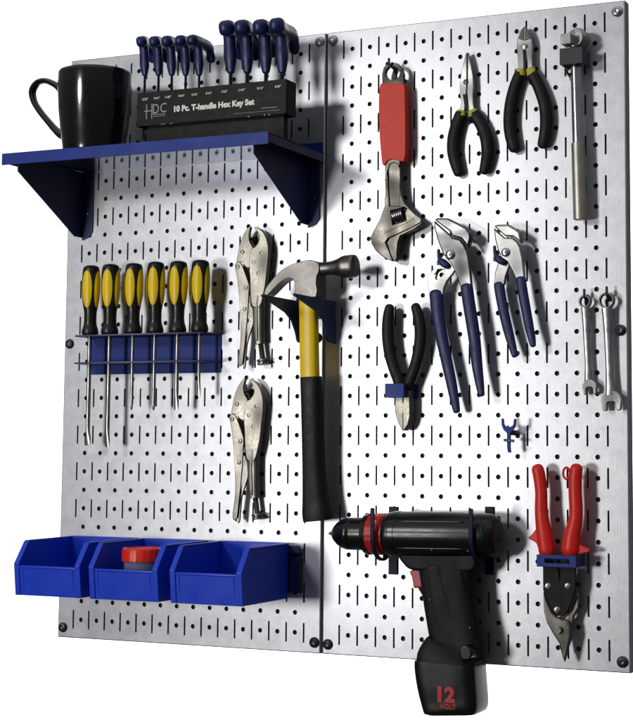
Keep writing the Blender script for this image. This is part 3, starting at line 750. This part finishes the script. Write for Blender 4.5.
# ================================================================== END CUTTER PLIERS (head down)
D = .75
t = thing('side_cutter_pliers', 'side cutting pliers held head down by a blue bracket, black grips spread upward', 'pliers', W(402, 390, D))
obj('grip', grip([(389.6, 308, 4.8), (388.2, 318, 5.6), (387.8, 334, 5.9), (389.6, 352, 5.8), (393.6, 367, 5.6), (398.6, 381, 5.6), (400, 388, 5.2)], D - .12, .82, sub=5), 'rubber', t)
obj('grip', grip([(415.6, 307, 4.8), (418.6, 317, 5.5), (420.4, 334, 5.8), (418.6, 352, 5.8), (414.4, 368, 5.6), (409.6, 381, 5.6), (407.6, 388, 5.2)], D - .12, .82, sub=5), 'rubber', t)
hdp = [(394.6, 384), (394.4, 404), (394.8, 413), (397.6, 422.5), (401.8, 430.6), (404.6, 430.6), (408.2, 425), (410.4, 416), (410.2, 404), (409.8, 384)]
obj('head', prism(hdp, D - .55, D + .02, sm=0), 'nickel', t, bevel=.16, segs=5)
obj('jaw_line', prism([(402.3, 413), (403.2, 413), (403.2, 430), (402.5, 430)], D, D + .03), 'rubber', t)
obj('jaw_line', prism([(402.0, 397), (403.6, 397), (403.4, 403), (402.2, 403)], D, D + .03), 'rubber', t)
D2 = 1.2
xa, za = U(384.8, 383.6, D2); xb, zb2 = U(403.6, 397.6, D2)
t = thing('pliers_holder', 'small plain blue bracket around the head down side cutters', 'tool holder', ((xa + xb) / 2, 0, zb2), 'blue loop brackets')
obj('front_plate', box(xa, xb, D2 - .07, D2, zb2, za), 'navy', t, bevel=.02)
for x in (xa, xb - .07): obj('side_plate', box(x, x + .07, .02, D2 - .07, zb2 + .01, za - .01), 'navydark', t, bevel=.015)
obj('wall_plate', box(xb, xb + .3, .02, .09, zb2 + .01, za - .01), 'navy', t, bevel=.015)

# ================================================================== EMPTY FORK HOOK
D = .95
t = thing('fork_hook', 'empty navy two pronged fork hook below the tongue and groove pliers', 'hook', W(508, 432, 0))
fk = [(501, 418.6), (503.4, 418.4), (503.8, 424.4), (506, 426.6), (510.6, 426.8), (513, 424.6), (513.6, 418.8), (516, 419), (515.6, 426), (512.6, 430.6), (510.4, 433.2), (510.2, 447.6), (510.8, 452.6), (507.6, 452.6), (506.8, 447), (506.6, 433), (503.4, 430), (501.4, 425.6)]
fo = obj('fork', prism(fk, D - .12, D), 'navy', t, bevel=.03)
obj('cross_bar', prism([(503.4, 438.6), (514, 439.6), (514, 442.4), (503.4, 441.4)], D - .02, D + .06), 'navydark', t, bevel=.02)
x, z = U(508.6, 430, D - .1)
obj('arm', box(x - .06, x + .06, 0.0, D - .12, z - .25, z), 'navydark', t, bevel=.02)

# ================================================================== COMBINATION WRENCHES
def combo(label, ring, ro, ri, sh, oc, orad, prongs, D, mouth):
    t = thing('combination_wrench', label, 'wrench', W(*ring, D), 'combination wrenches by the panel edge')
    k = 1 / pxin(*ring, D)
    rc = W(*ring, D)
    pf = [(-.14, ro * k * .92), (-.10, ro * k), (.10, ro * k), (.14, ro * k * .9), (.14, ri * k * 1.05), (.10, ri * k), (-.14, ri * k)]
    pf = [(-.14, ri * k)] + pf[:-1] + [(-.14, ri * k)]
    bm = bmesh.new(); n = 36; vs = []
    prof = [(-.14, ro * k * .92), (-.10, ro * k), (.10, ro * k), (.14, ro * k * .9), (.14, ri * k * 1.06), (.10, ri * k), (-.14, ri * k)]
    for tt, r in prof:
        vs.append([bm.verts.new(rc + Vector((math.cos(2 * PI * i / n) * r, -tt, math.sin(2 * PI * i / n) * r))) for i in range(n)])
    for a, b in zip(vs, vs[1:] + vs[:1]):
        for i in range(n): bm.faces.new((a[i], a[(i + 1) % n], b[(i + 1) % n], b[i]))
    obj('ring_end', bm, 'nickel' , t, smooth=35)
    sb_ = obj('shank', grip(sh, D - .02, .62, sub=3, round_end=(False, False), sq=.6), 'chrome', t)
    obj('open_end', prism(mouth, D - .13, D + .12, sm=0), 'chromerough', t, bevel=.045, segs=3)
    return t
def mouth_poly(cx, cy, r, gap, depth, ang, L):
    """open-end head seen face on, mouth pointing down, turned by ang degrees"""
    pts = []
    for a in range(200, -21, -20): pts.append((r * math.cos(math.radians(a)), -r * math.sin(math.radians(a))))
    pts += [(r * .86, L), (gap + .6, L + .8), (gap, L - 1.4), (gap, depth + gap * .4), (gap * .6, depth), (-gap * .6, depth), (-gap, depth + gap * .4), (-gap, L - 1.4), (-gap - .6, L + .8), (-r * .86, L)]
    ca, sa = math.cos(math.radians(ang)), math.sin(math.radians(ang))
    return [(cx + x * ca - y * sa, cy + x * sa + y * ca) for x, y in pts]
combo('smaller combination wrench, hanging nearest the tongue and groove pliers', (585.2, 301.4), 6.3, 4.6,
      [(585.2, 307.2, 4.2), (586, 318, 3.9), (586.8, 340, 3.3), (587.8, 362, 3.0), (588.4, 382, 4.0)], None, 0, None, .34,
      mouth_poly(589.2, 386.6, 7.6, 3.4, .6, -4, 7.4))
combo('larger combination wrench, hanging nearest the panel edge', (606.8, 300.6), 8.0, 6.2,
      [(606.8, 308, 5.6), (607.4, 318, 4.8), (608.4, 345, 3.9), (609.6, 376, 3.8), (610.4, 395, 5.2)], None, 0, None, .38,
      mouth_poly(610.9, 400.6, 10.6, 4.6, 1.2, -3, 9.6))
hook(587, 297, .5, 'dark hook through the ring of the smaller combination wrench', up=.32)
hook(609.6, 295.5, .55, 'dark hook through the ring of the larger combination wrench', up=.36)

# ================================================================== TIN SNIPS
D = .95
t = thing('tin_snips', 'aviation tin snips with red handles held blades down in a blue bracket', 'snips', W(556, 566, D))
gl = grip([(537.6, 469, 6.2), (539.6, 478, 6.4), (541.2, 493, 6.2), (541.2, 508, 6.6), (542.4, 522, 7.2), (544.6, 535, 8.2), (547.0, 551, 8.6)], D - .1, .8, sub=4)
prism([(527.4, 538.0), (531.5, 534.4), (535.4, 529), (541, 522), (543, 552), (538.6, 551), (536.4, 544), (532, 540.6)], D - .28, D + .0, sm=2, bm=gl)
obj('grip', gl, 'redgrip', t, bevel=.07, segs=3)
gr_ = grip([(576.4, 468.6, 6.4), (575.2, 478, 6.8), (575.2, 493, 6.9), (576, 508, 7.0), (575.4, 520, 7.2), (572.4, 534, 8.4), (570.6, 550, 9.6)], D - .1, .8, sub=4)
prism([(579, 545), (584.5, 547.2), (589, 549.4), (588.6, 551.8), (583, 553), (575, 553.6), (574, 546)], D - .28, D + .0, sm=2, bm=gr_)
obj('grip', gr_, 'redgrip', t, bevel=.07, segs=3)
lc = W(566.4, 473.2, D); bm = bmesh.new(); n = 14
k = 1 / pxin(566, 473, D)
loops = []
pth = [(lc + Vector((math.cos(a) * 3.4 * k, 0, math.sin(a) * 5.6 * k)), .055, .055) for a in [2 * PI * i / 12 for i in range(13)]]
obj('latch_loop', sweep(pth, sub=2, nsec=8), 'redgrip', t)
obj('arm', prism([(542.6, 560), (557.2, 560), (558.8, 575), (561.4, 590), (565, 602), (562.4, 613), (557, 616.6), (552.6, 612.6), (547.5, 602), (542.8, 590)], D - .24, D - .02), 'drillgrip', t, bevel=.04)
obj('arm', prism([(560.4, 562), (575.6, 562), (575.6, 586), (573, 598), (567.6, 611), (562.6, 616.4), (558.6, 613), (560.6, 602), (559.4, 582)], D - .14, D + .02), 'drillgrip', t, bevel=.04)
obj('blade', prism([(542.6, 591), (546.5, 600), (551.5, 611.5), (556, 616.6), (561, 619), (567, 620.6), (570, 626), (570.6, 635), (569, 643), (566.6, 654), (564.2, 663), (562, 657), (558.6, 643), (552, 633), (546.6, 623), (543.4, 611)], D - .3, D - .06), 'nickel', t, bevel=.09, segs=5)
obj('blade', prism([(576.4, 591), (578.8, 600), (578.2, 608), (573.4, 617), (571.4, 628), (570.6, 640), (566.4, 652), (563.4, 655), (560.6, 640), (562, 622), (568, 612), (573, 600)], D - .48, D - .3, dm=D - .2), 'nickel', t, bevel=.09, segs=5)
for u, v, dd in ((548, 586.3, D - .02), (567.5, 586.3, D + .02), (557, 610, D + .02)):
    b_ = obj('bolt', disc(u, v, dd, .17, .07, dome=.7), 'chromerough', t)
    obj('bolt_socket', disc(u, v, dd + .06, .075, .02, dome=.9), 'darksteel', b_)
b_ = obj('pivot_bolt', disc(559.2, 630, D - .07, .17, .2, dome=.8), 'chromerough', t)
D2 = 1.45
xa, za = U(536.4, 554.4, D2); xb, zb2 = U(576.2, 568, D2)
t = thing('snips_holder', 'wide blue bracket with a slot in its front, around the tin snips', 'tool holder', ((xa + xb) / 2, 0, zb2), 'blue loop brackets')
sx0, sz0 = U(544.6, 558.6, D2); sx1, sz1 = U(569.6, 563.8, D2)
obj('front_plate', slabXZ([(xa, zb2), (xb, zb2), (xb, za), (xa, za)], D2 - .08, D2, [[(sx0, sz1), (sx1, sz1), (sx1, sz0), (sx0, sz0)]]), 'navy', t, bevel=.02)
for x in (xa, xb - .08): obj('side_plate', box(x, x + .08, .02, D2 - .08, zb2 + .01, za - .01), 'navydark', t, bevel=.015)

# ================================================================== DRILL
D = 1.35
def at(u, v, d=D): return W(u, v, d)
a = at(333, 533.4); b = at(497, 535.6); ax = (b - a).normalized(); L = (b - a).length
k = 1 / pxin(420, 534, D)
def tpos(u): return (at(u, 533.4 + (u - 333) * .0134) - a).dot(ax)
t = thing('cordless_drill', 'black cordless drill with red clutch ring and 12 volt battery', 'drill', at(440, 535))
obj('bit', lathe([(tpos(329), .04), (tpos(330.4), .09), (tpos(335), .10), (tpos(340), .10)], a, ax, 12), 'nickel', t)
ck = [(333.6, 5.4), (335, 7.6), (339, 11.6), (343.4, 14.4), (346.5, 15.0), (347, 15.6), (353, 15.7), (353.4, 15.2), (354.2, 15.2), (354.6, 15.8), (366.5, 16)]
ch = obj('chuck', lathe([(tpos(u), r * k) for u, r in ck], a, ax, 40), 'drill', t, smooth=50)
rg = bmesh.new(); loops = []
for i in range(12):
    u = 371.2 + i * 1.55
    r = (19.4 + min(1, i / 6) * .8)
    loops.append([a + ax * tpos(u) + (Vector((0, -1, 0)) * math.cos(2 * PI * s / 72) + Vector((0, 0, 1)) * math.sin(2 * PI * s / 72)) * (r * k * (1 - .018 * ((s // 2) % 2))) for s in range(72)])
obj('clutch_ring', ring_loops(rg, loops), 'red', t, smooth=60)
obj('clutch_collar', lathe([(tpos(366.6), 15.6 * k), (tpos(367), 19.4 * k), (tpos(371.2), 20.2 * k)], a, ax, 40), 'drill', t)
for q, s in enumerate('123456'):
    an = math.radians(62 - q * 24)
    cpos = a + ax * tpos(381.5) + (Vector((0, -math.cos(an), math.sin(an)))) * (20.1 * k)
    bm_ = bmesh.new()
    c = bpy.data.curves.new('t', 'FONT'); c.body = s; c.size = .21; c.align_x = 'CENTER'; c.align_y = 'CENTER'; c.extrude = .006
    to = bpy.data.objects.new('t', c); C.objects.link(to); bpy.context.view_layer.update()
    me = bpy.data.meshes.new_from_object(to); bpy.data.objects.remove(to)
    bm_.from_mesh(me)
    nrm = Vector((0, -math.cos(an), math.sin(an)))
    for v in bm_.verts:
        tang = Vector((0, math.sin(an), math.cos(an)))
        v.co = cpos + Vector((1, 0, 0)) * v.co.x + tang * v.co.y + nrm * (v.co.z + .008)
    obj('lettering', bm_, 'white', t)
bodyp = [(389, 19.8), (391, 21.4), (398, 22), (420, 22.3), (450, 22.2), (470, 21.6), (484, 21.0), (491, 20.4), (494.5, 19.2), (497, 17.0), (498.2, 14.6), (498.6, 4)]
bm = lathe([(tpos(u), r * k) for u, r in smooth_open(bodyp, 3)], a, ax, 48)
# belly joining barrel and grip
obj('motor_housing', bm, 'drill', t, smooth=50)
obj('housing_rib', lathe([(tpos(395), 21.6 * k), (tpos(396), 22.5 * k), (tpos(401), 22.5 * k), (tpos(402), 21.6 * k)], a, ax, 48), 'drill', t)
obj('rear_cap', lathe([(tpos(476), 21.2 * k), (tpos(477), 21.7 * k), (tpos(489), 20.3 * k), (tpos(490), 19.6 * k)], a, ax, 48), 'drill', t)
belly = [(399, 546), (399.6, 557), (404, 563.4), (409.6, 568.8), (421, 571), (440, 571), (472, 572), (478, 562), (480, 548)]
obj('grip_neck', prism(belly, D - .48, D + .52, sm=2, dm=D + .3), 'drillgrip', t, bevel=.22, segs=4)
for i_ in range(4):                        # cooling slots behind the barrel
    p0 = a + ax * tpos(479.5 + i_ * 3.4)
    for an0 in (20, -18):
        an = math.radians(an0); nn = Vector((0, -math.cos(an), math.sin(an))); tt_ = Vector((0, math.sin(an), math.cos(an)))
        q_ = [(p0 + nn * (20.9 * k) + tt_ * v_, .035, .04) for v_ in (-.16, .16)]
        obj('vent_slot', sweep(q_, sub=1, nsec=8, up=nn), 'rubber', t)
for u_, v_ in ((432, 550), (468, 551), (430, 600), (470, 628)):
    pz = .52 if v_ > 560 else .90
    obj('housing_screw', disc(u_, v_, D + pz, .065, .05, n=12, dome=.5), 'screw', t)
for an0 in (38, -34):
    an = math.radians(an0); nn = Vector((0, -math.cos(an), math.sin(an)))
    obj('barrel_ridge', sweep([(a + ax * tpos(u_) + nn * (22.0 * k), .05, .035) for u_ in (405, 430, 455, 470)], sub=2, nsec=10, up=nn), 'drill', t)
seam_ = [(a + ax * tpos(u_) + Vector((0, -math.cos(.02), math.sin(.02))) * (22.15 * k), .012, .02) for u_ in (403, 430, 455, 474)]
obj('housing_seam', sweep(seam_, sub=2, nsec=6), 'drillgrip', t)
gp = []
for ul, ur, v, dp in ((418, 477, 560, .54), (419, 475, 572, .54), (421.4, 474, 586, .54), (423.6, 475.4, 602, .54), (426.6, 478, 620, .56), (429.6, 482, 638, .60), (429, 485, 648, .66)):
    c = at((ul + ur) / 2, v); w = (ur - ul) / 2 / pxin(450, v, D)
    gp.append((c, w, dp))
obj('pistol_grip', sweep(gp, sub=4, sq=.62, nsec=28, round_end=(False, False)), 'drillgrip', t)
# softer rubber strip and seam on the grip
sm_ = []
for u, v in ((461, 572), (464, 588), (469, 610), (474.6, 640)):
    sm_.append((W(u, v, D + .53), .018, .03))
obj('grip_seam', sweep(sm_, sub=4, nsec=8), 'drill', t)
pad = []
for ul, ur, v in ((426, 440, 566), (429, 446, 590), (433, 453, 615), (438, 458, 636)):
    c = W((ul + ur) / 2, v, D + .50); w = (ur - ul) / 2 / pxin(440, v, D + .5)
    pad.append((c, w, .07))
obj('grip_pad', sweep(pad, sub=4, nsec=18, sq=.7), 'drillgrip', t)
obj('trigger', prism([(408.8, 571.6), (413.4, 569), (421, 569), (424, 576), (423.4, 588), (413, 588.2), (412.6, 583), (411.4, 577)], D - .17, D + .22, sm=0), 'red', t, bevel=.09, segs=3)
obj('trigger_guard', prism([(417.5, 588), (424, 588), (428, 596), (424, 600), (421.6, 595)], D - .25, D + .3), 'drillgrip', t, bevel=.05)
# battery: wide foot, measured front edge on the left, rear edge on the right
DF, DB = 2.5, .2
dc = (DF + DB) / 2; hd_ = (DF - DB) / 2
def pack(ul, ur, v, df=DF, db=DB):
    xa = U(ul, v, df)[0]; xb = U(ur, v, db)[0]; zc = U((ul + ur) / 2, v, (df + db) / 2)[1]
    return (Vector(((xa + xb) / 2, -(df + db) / 2, zc)), (xb - xa) / 2, (df - db) / 2)
bt = sweep([pack(411.5, 488.5, 661), pack(411.2, 489, 666), pack(413.6, 490.2, 682), pack(417.6, 491.4, 698), pack(421, 491.6, 708.5), pack(425.5, 488, 712.6, DF - .12, DB + .12)],
           sub=4, sq=.30, nsec=36, round_end=(False, False), up=Vector((0, -1, 0)))
ba = obj('battery', bt, 'drill', t, bevel=.05, segs=3)
sh_ = sweep([pack(428.5, 484, 638, 2.0, .7), pack(426, 486, 644, 2.1, .55), pack(418, 487.4, 652, 2.3, .35), pack(412.6, 488, 660, DF - .06, DB + .06), pack(412.4, 488.2, 663, DF - .04, DB + .04)],
           sub=3, sq=.42, nsec=36, round_end=(False, False))
obj('battery_shoulder', sh_, 'drillgrip', ba)
xa, za = U(446.4, 694.4, DF)
lettering('12', xa, za, DF + .015, .74, .88, 'redprint', ba, bold=.05, th=.012)
xa, za = U(448.2, 706.6, DF)
lettering('VOLT', xa, za, DF + .015, .26, .80, 'redprint', ba, bold=.02, th=.012)
obj('release_button', slabXZ(smooth_closed([U(462, 659, 2.3), U(461, 648, 2.3), U(467, 645, 2.3), U(472, 650, 2.3), U(471, 659, 2.3)], 3), 1.7, 2.42), 'drill', ba, bevel=.08, segs=3)

# drill cradle: two J shaped arms on the board
t = thing('drill_holder', 'navy cradle of two upright bars with curled prongs under the cordless drill', 'tool holder', (22.5, 0, 4.2))
for (ua, ub, ub2, uf) in ((389.6, 397.8, 397.2, 369.4), (485.6, 494.2, 494, 470.6)):
    xa, zt2 = U(ua, 506.5, 0); xb, zb3 = U(ub, 574.5, 0)
    obj('upright_bar', box(xa, xb, .02, .12, zb3, zt2), 'cradle', t, bevel=.02)
    xm = (xa + xb) / 2
    zc = a.z + ax.z * ((xm - a.x) / ax.x); rr = 22.6 * k + .04
    outer, inner = [], []
    for s in range(0, 13):
        an = PI + (PI * s / 12)
        outer.append((D - (rr + .12) * math.cos(an) * -1 * -1, zc + (rr + .12) * math.sin(an)))
        inner.append((D - rr * math.cos(an) * -1 * -1, zc + rr * math.sin(an)))
    # runs from the board side, under the barrel, up to the front lip
    o1 = [(D + (rr + .12) * math.cos(PI + PI * s / 12), zc + (rr + .12) * math.sin(PI + PI * s / 12)) for s in range(13)]
    i1 = [(D + rr * math.cos(PI + PI * s / 12), zc + rr * math.sin(PI + PI * s / 12)) for s in range(13)]
    top = zt2 - .1
    pts = [(.12, zc + .2), (.12, zc - .9)] + o1[2:] + [(D + rr + .12, zc + 1.25), (D + rr + .06, zc + 1.32), (D + rr, zc + 1.25)] + i1[::-1][:-1] + [(D - rr, zc + .2)]
    obj('prong', slabYZ(pts, xm - .10, xm + .10), 'cradle', t, bevel=.02)

# ================================================================== BINS
def make_bin(xl, label):
    zb, zt3 = 2.72, 5.46; w = 3.95
    t = thing('storage_bin', label, 'storage bin', (xl + w / 2, -2.8, zb), 'blue stacking bins')
    th = .09
    side = [(.36, zt3), (4.45, zt3 - .02), (5.25, zb + 1.62), (5.05, zb), (.35, zb)]
    for x in (xl, xl + w - th): obj('side_wall', slabYZ(side, x, x + th), 'bin', t, bevel=.03)
    obj('back_wall', box(xl + th, xl + w - th, .35, .35 + th, zb, zt3), 'bin', t, bevel=.02)
    obj('floor', box(xl + th, xl + w - th, .35 + th, 5.0, zb, zb + th), 'bin', t)
    obj('front_wall', slabYZ([(4.98, zb), (5.05, zb), (5.22, zb + 1.45), (5.12, zb + 1.45)], xl + th, xl + w - th), 'bin', t, bevel=.02)
    # rolled frame round the hopper opening
    for x, s in ((xl, 1), (xl + w, -1)):
        x0_, x1_ = sorted((x + s * -.05, x + s * .26))
        obj('front_flange', slabYZ([(4.40, zt3), (4.50, zt3), (5.32, zb + 1.62), (5.12, zb), (5.03, zb), (5.20, zb + 1.62)], x0_, x1_), 'bin', t, bevel=.04, segs=4)
    for x in (xl - .04, xl + w - .10):
        obj('top_rim', slabYZ([(.3, zt3 - .08), (4.45, zt3 - .1), (4.45, zt3 + .04), (.3, zt3 + .06)], x, x + .14), 'bin', t, bevel=.05, segs=4)
    obj('top_rim', box(xl, xl + w, .28, .42, zt3 - .06, zt3 + .06), 'bin', t, bevel=.03)
    obj('front_lip', sweep([(Vector((xl + th, -5.2, zb + 1.46)), .07, .06), (Vector((xl + w - th, -5.2, zb + 1.46)), .07, .06)], sub=2, nsec=12), 'bin', t)
    # label holder ribs on the front and foot under the bin
    for x in (xl + .42, xl + w - .47):
        obj('label_rib', slabYZ([(5.04, zb + .28), (5.09, zb + .28), (5.26, zb + 1.45), (5.2, zb + 1.45)], x, x + .05), 'bin', t)
    return t
b1 = make_bin(0.98, 'empty blue plastic bin at the outer end, overhanging the panel edge')
b2 = copy_tree(b1); b2.location.x += (5.56 - .98) * S; b2['label'] = 'middle blue plastic bin holding the red lidded jar'
b3 = copy_tree(b1); b3.location.x += (10.3 - .98) * S; b3['label'] = 'empty blue plastic bin nearest the panel seam'
rl = thing('bin_rail', 'dark blue hanger rail on the board carrying the three bins', 'hanger rail', (8, 0, 4.5))
obj('rail', slabYZ([(.02, 3.0), (.10, 3.0), (.10, 4.9), (.34, 5.0), (.34, 5.38), (.26, 5.38), (.26, 5.1), (.02, 5.0)], 1.2, 14.9), 'navydark', rl, bevel=.02)
for x in (1.2, 14.3): obj('end_block', box(x, x + .6, .10, .30, 3.1, 4.8), 'navydark', rl, bevel=.03)
# jar
dj = 3.2
xj, zj = U(142.5, 554, dj)
kj = 1 / pxin(142, 554, dj)
t = thing('jar', 'small smoky plastic jar with a bright red lid sitting in a blue bin', 'jar', (xj, -dj, 2.81))
zlb = U(142, 561, dj)[1]
rj = 19 * kj
obj('jar_body', lathe([(0, rj * .78), (.05, rj * .82), (zlb - 2.81, rj * .9)], (xj, -dj, 2.82), (0, 0, 1), 36), 'jar', t)
bm = bmesh.new(); loops = []
for tt, r in ((0, .97), (.02, 1.0), (.55, 1.0), (.64, .97), (.68, .90), (.62, .86), (.60, .1)):
    loops.append([Vector((xj, -dj, zlb + tt)) + Vector((math.cos(2 * PI * s / 72), math.sin(2 * PI * s / 72), 0)) * rj * r * (1 - (.015 if tt < .6 and (s // 2) % 2 else 0)) for s in range(72)])
obj('lid', ring_loops(bm, loops), 'lid', t, smooth=50)

# ================================================================== LIGHT
def area(name, loc, target, size, power, col=(1, 1, 1), shape='DISK'):
    ld = bpy.data.lights.new(name, 'AREA'); ld.shape = shape; ld.size = size * S; ld.energy = power; ld.color = col
    o = bpy.data.objects.new(name, ld); C.objects.link(o)
    o.location = Vector(loc) * S
    o.rotation_euler = (Vector(target) - Vector(loc)).to_track_quat('-Z', 'Y').to_euler()
    return o
area('key_lamp', (-12, -72, 38), (16, 0, 16), 13, 8.8, (1, .985, .97))
area('lower_lamp', (-12, -73, 7), (16, 0, 16), 13, 10.6, (1, .985, .97))
area('added_backdrop_lamp', (6, 14, 16), (-34, 80, 18), 12, 150, (1, 1, 1))  # added lamp, hidden behind the board, burns the backdrop to white
w = bpy.data.worlds.new('World'); bpy.context.scene.world = w; w.use_nodes = True
bg = w.node_tree.nodes['Background']; bg.inputs[1].default_value = 1.0
wn = w.node_tree.nodes; wl = w.node_tree.links
tc = wn.new('ShaderNodeTexCoord'); sx = wn.new('ShaderNodeSeparateXYZ'); rp = wn.new('ShaderNodeValToRGB')
mr = wn.new('ShaderNodeMapRange'); mr.inputs['From Min'].default_value = -1; mr.inputs['From Max'].default_value = 1
wl.new(tc.outputs['Generated'], sx.inputs[0]); wl.new(sx.outputs['Z'], mr.inputs[0]); wl.new(mr.outputs[0], rp.inputs[0]); wl.new(rp.outputs[0], bg.inputs[0])
e_ = rp.color_ramp.elements                # a dim room: dark floor, grey walls, pale ceiling
e_[0].position = 0.0; e_[0].color = (.05, .05, .055, 1)
e_[1].position = 1.0; e_[1].color = (.55, .56, .60, 1)
for p_, c_ in ((.45, .05), (.56, .09), (.70, .16), (.80, .42)):
    q_ = e_.new(p_); q_.color = (c_, c_ * 1.02, c_ * 1.08, 1)

# ================================================================== CAMERA
sc = bpy.context.scene
cd = bpy.data.cameras.new('camera'); co = bpy.data.objects.new('camera', cd); C.objects.link(co)
cd.sensor_fit = 'VERTICAL'; cd.sensor_height = 24; cd.lens = F / 720 * 24
cd.shift_x = (316.5 - CX) / 720; cd.shift_y = (CY - 360) / 720
cd.clip_start = .05; cd.clip_end = 60
base = Matrix(((1, 0, 0), (0, 0, -1), (0, 1, 0)))          # blender camera axes -> right, forward(+Y), up
co.matrix_world = Matrix.Translation(CAM * S) @ (RC @ base).to_4x4()
sc.camera = co
sc.view_settings.view_transform = 'Standard'; sc.view_settings.look = 'None'
sc.view_settings.exposure = 0; sc.view_settings.gamma = 1
sc.render.resolution_x = 900; sc.render.resolution_y = 1024
sc.cycles.max_bounces = 8; sc.cycles.use_denoising = True
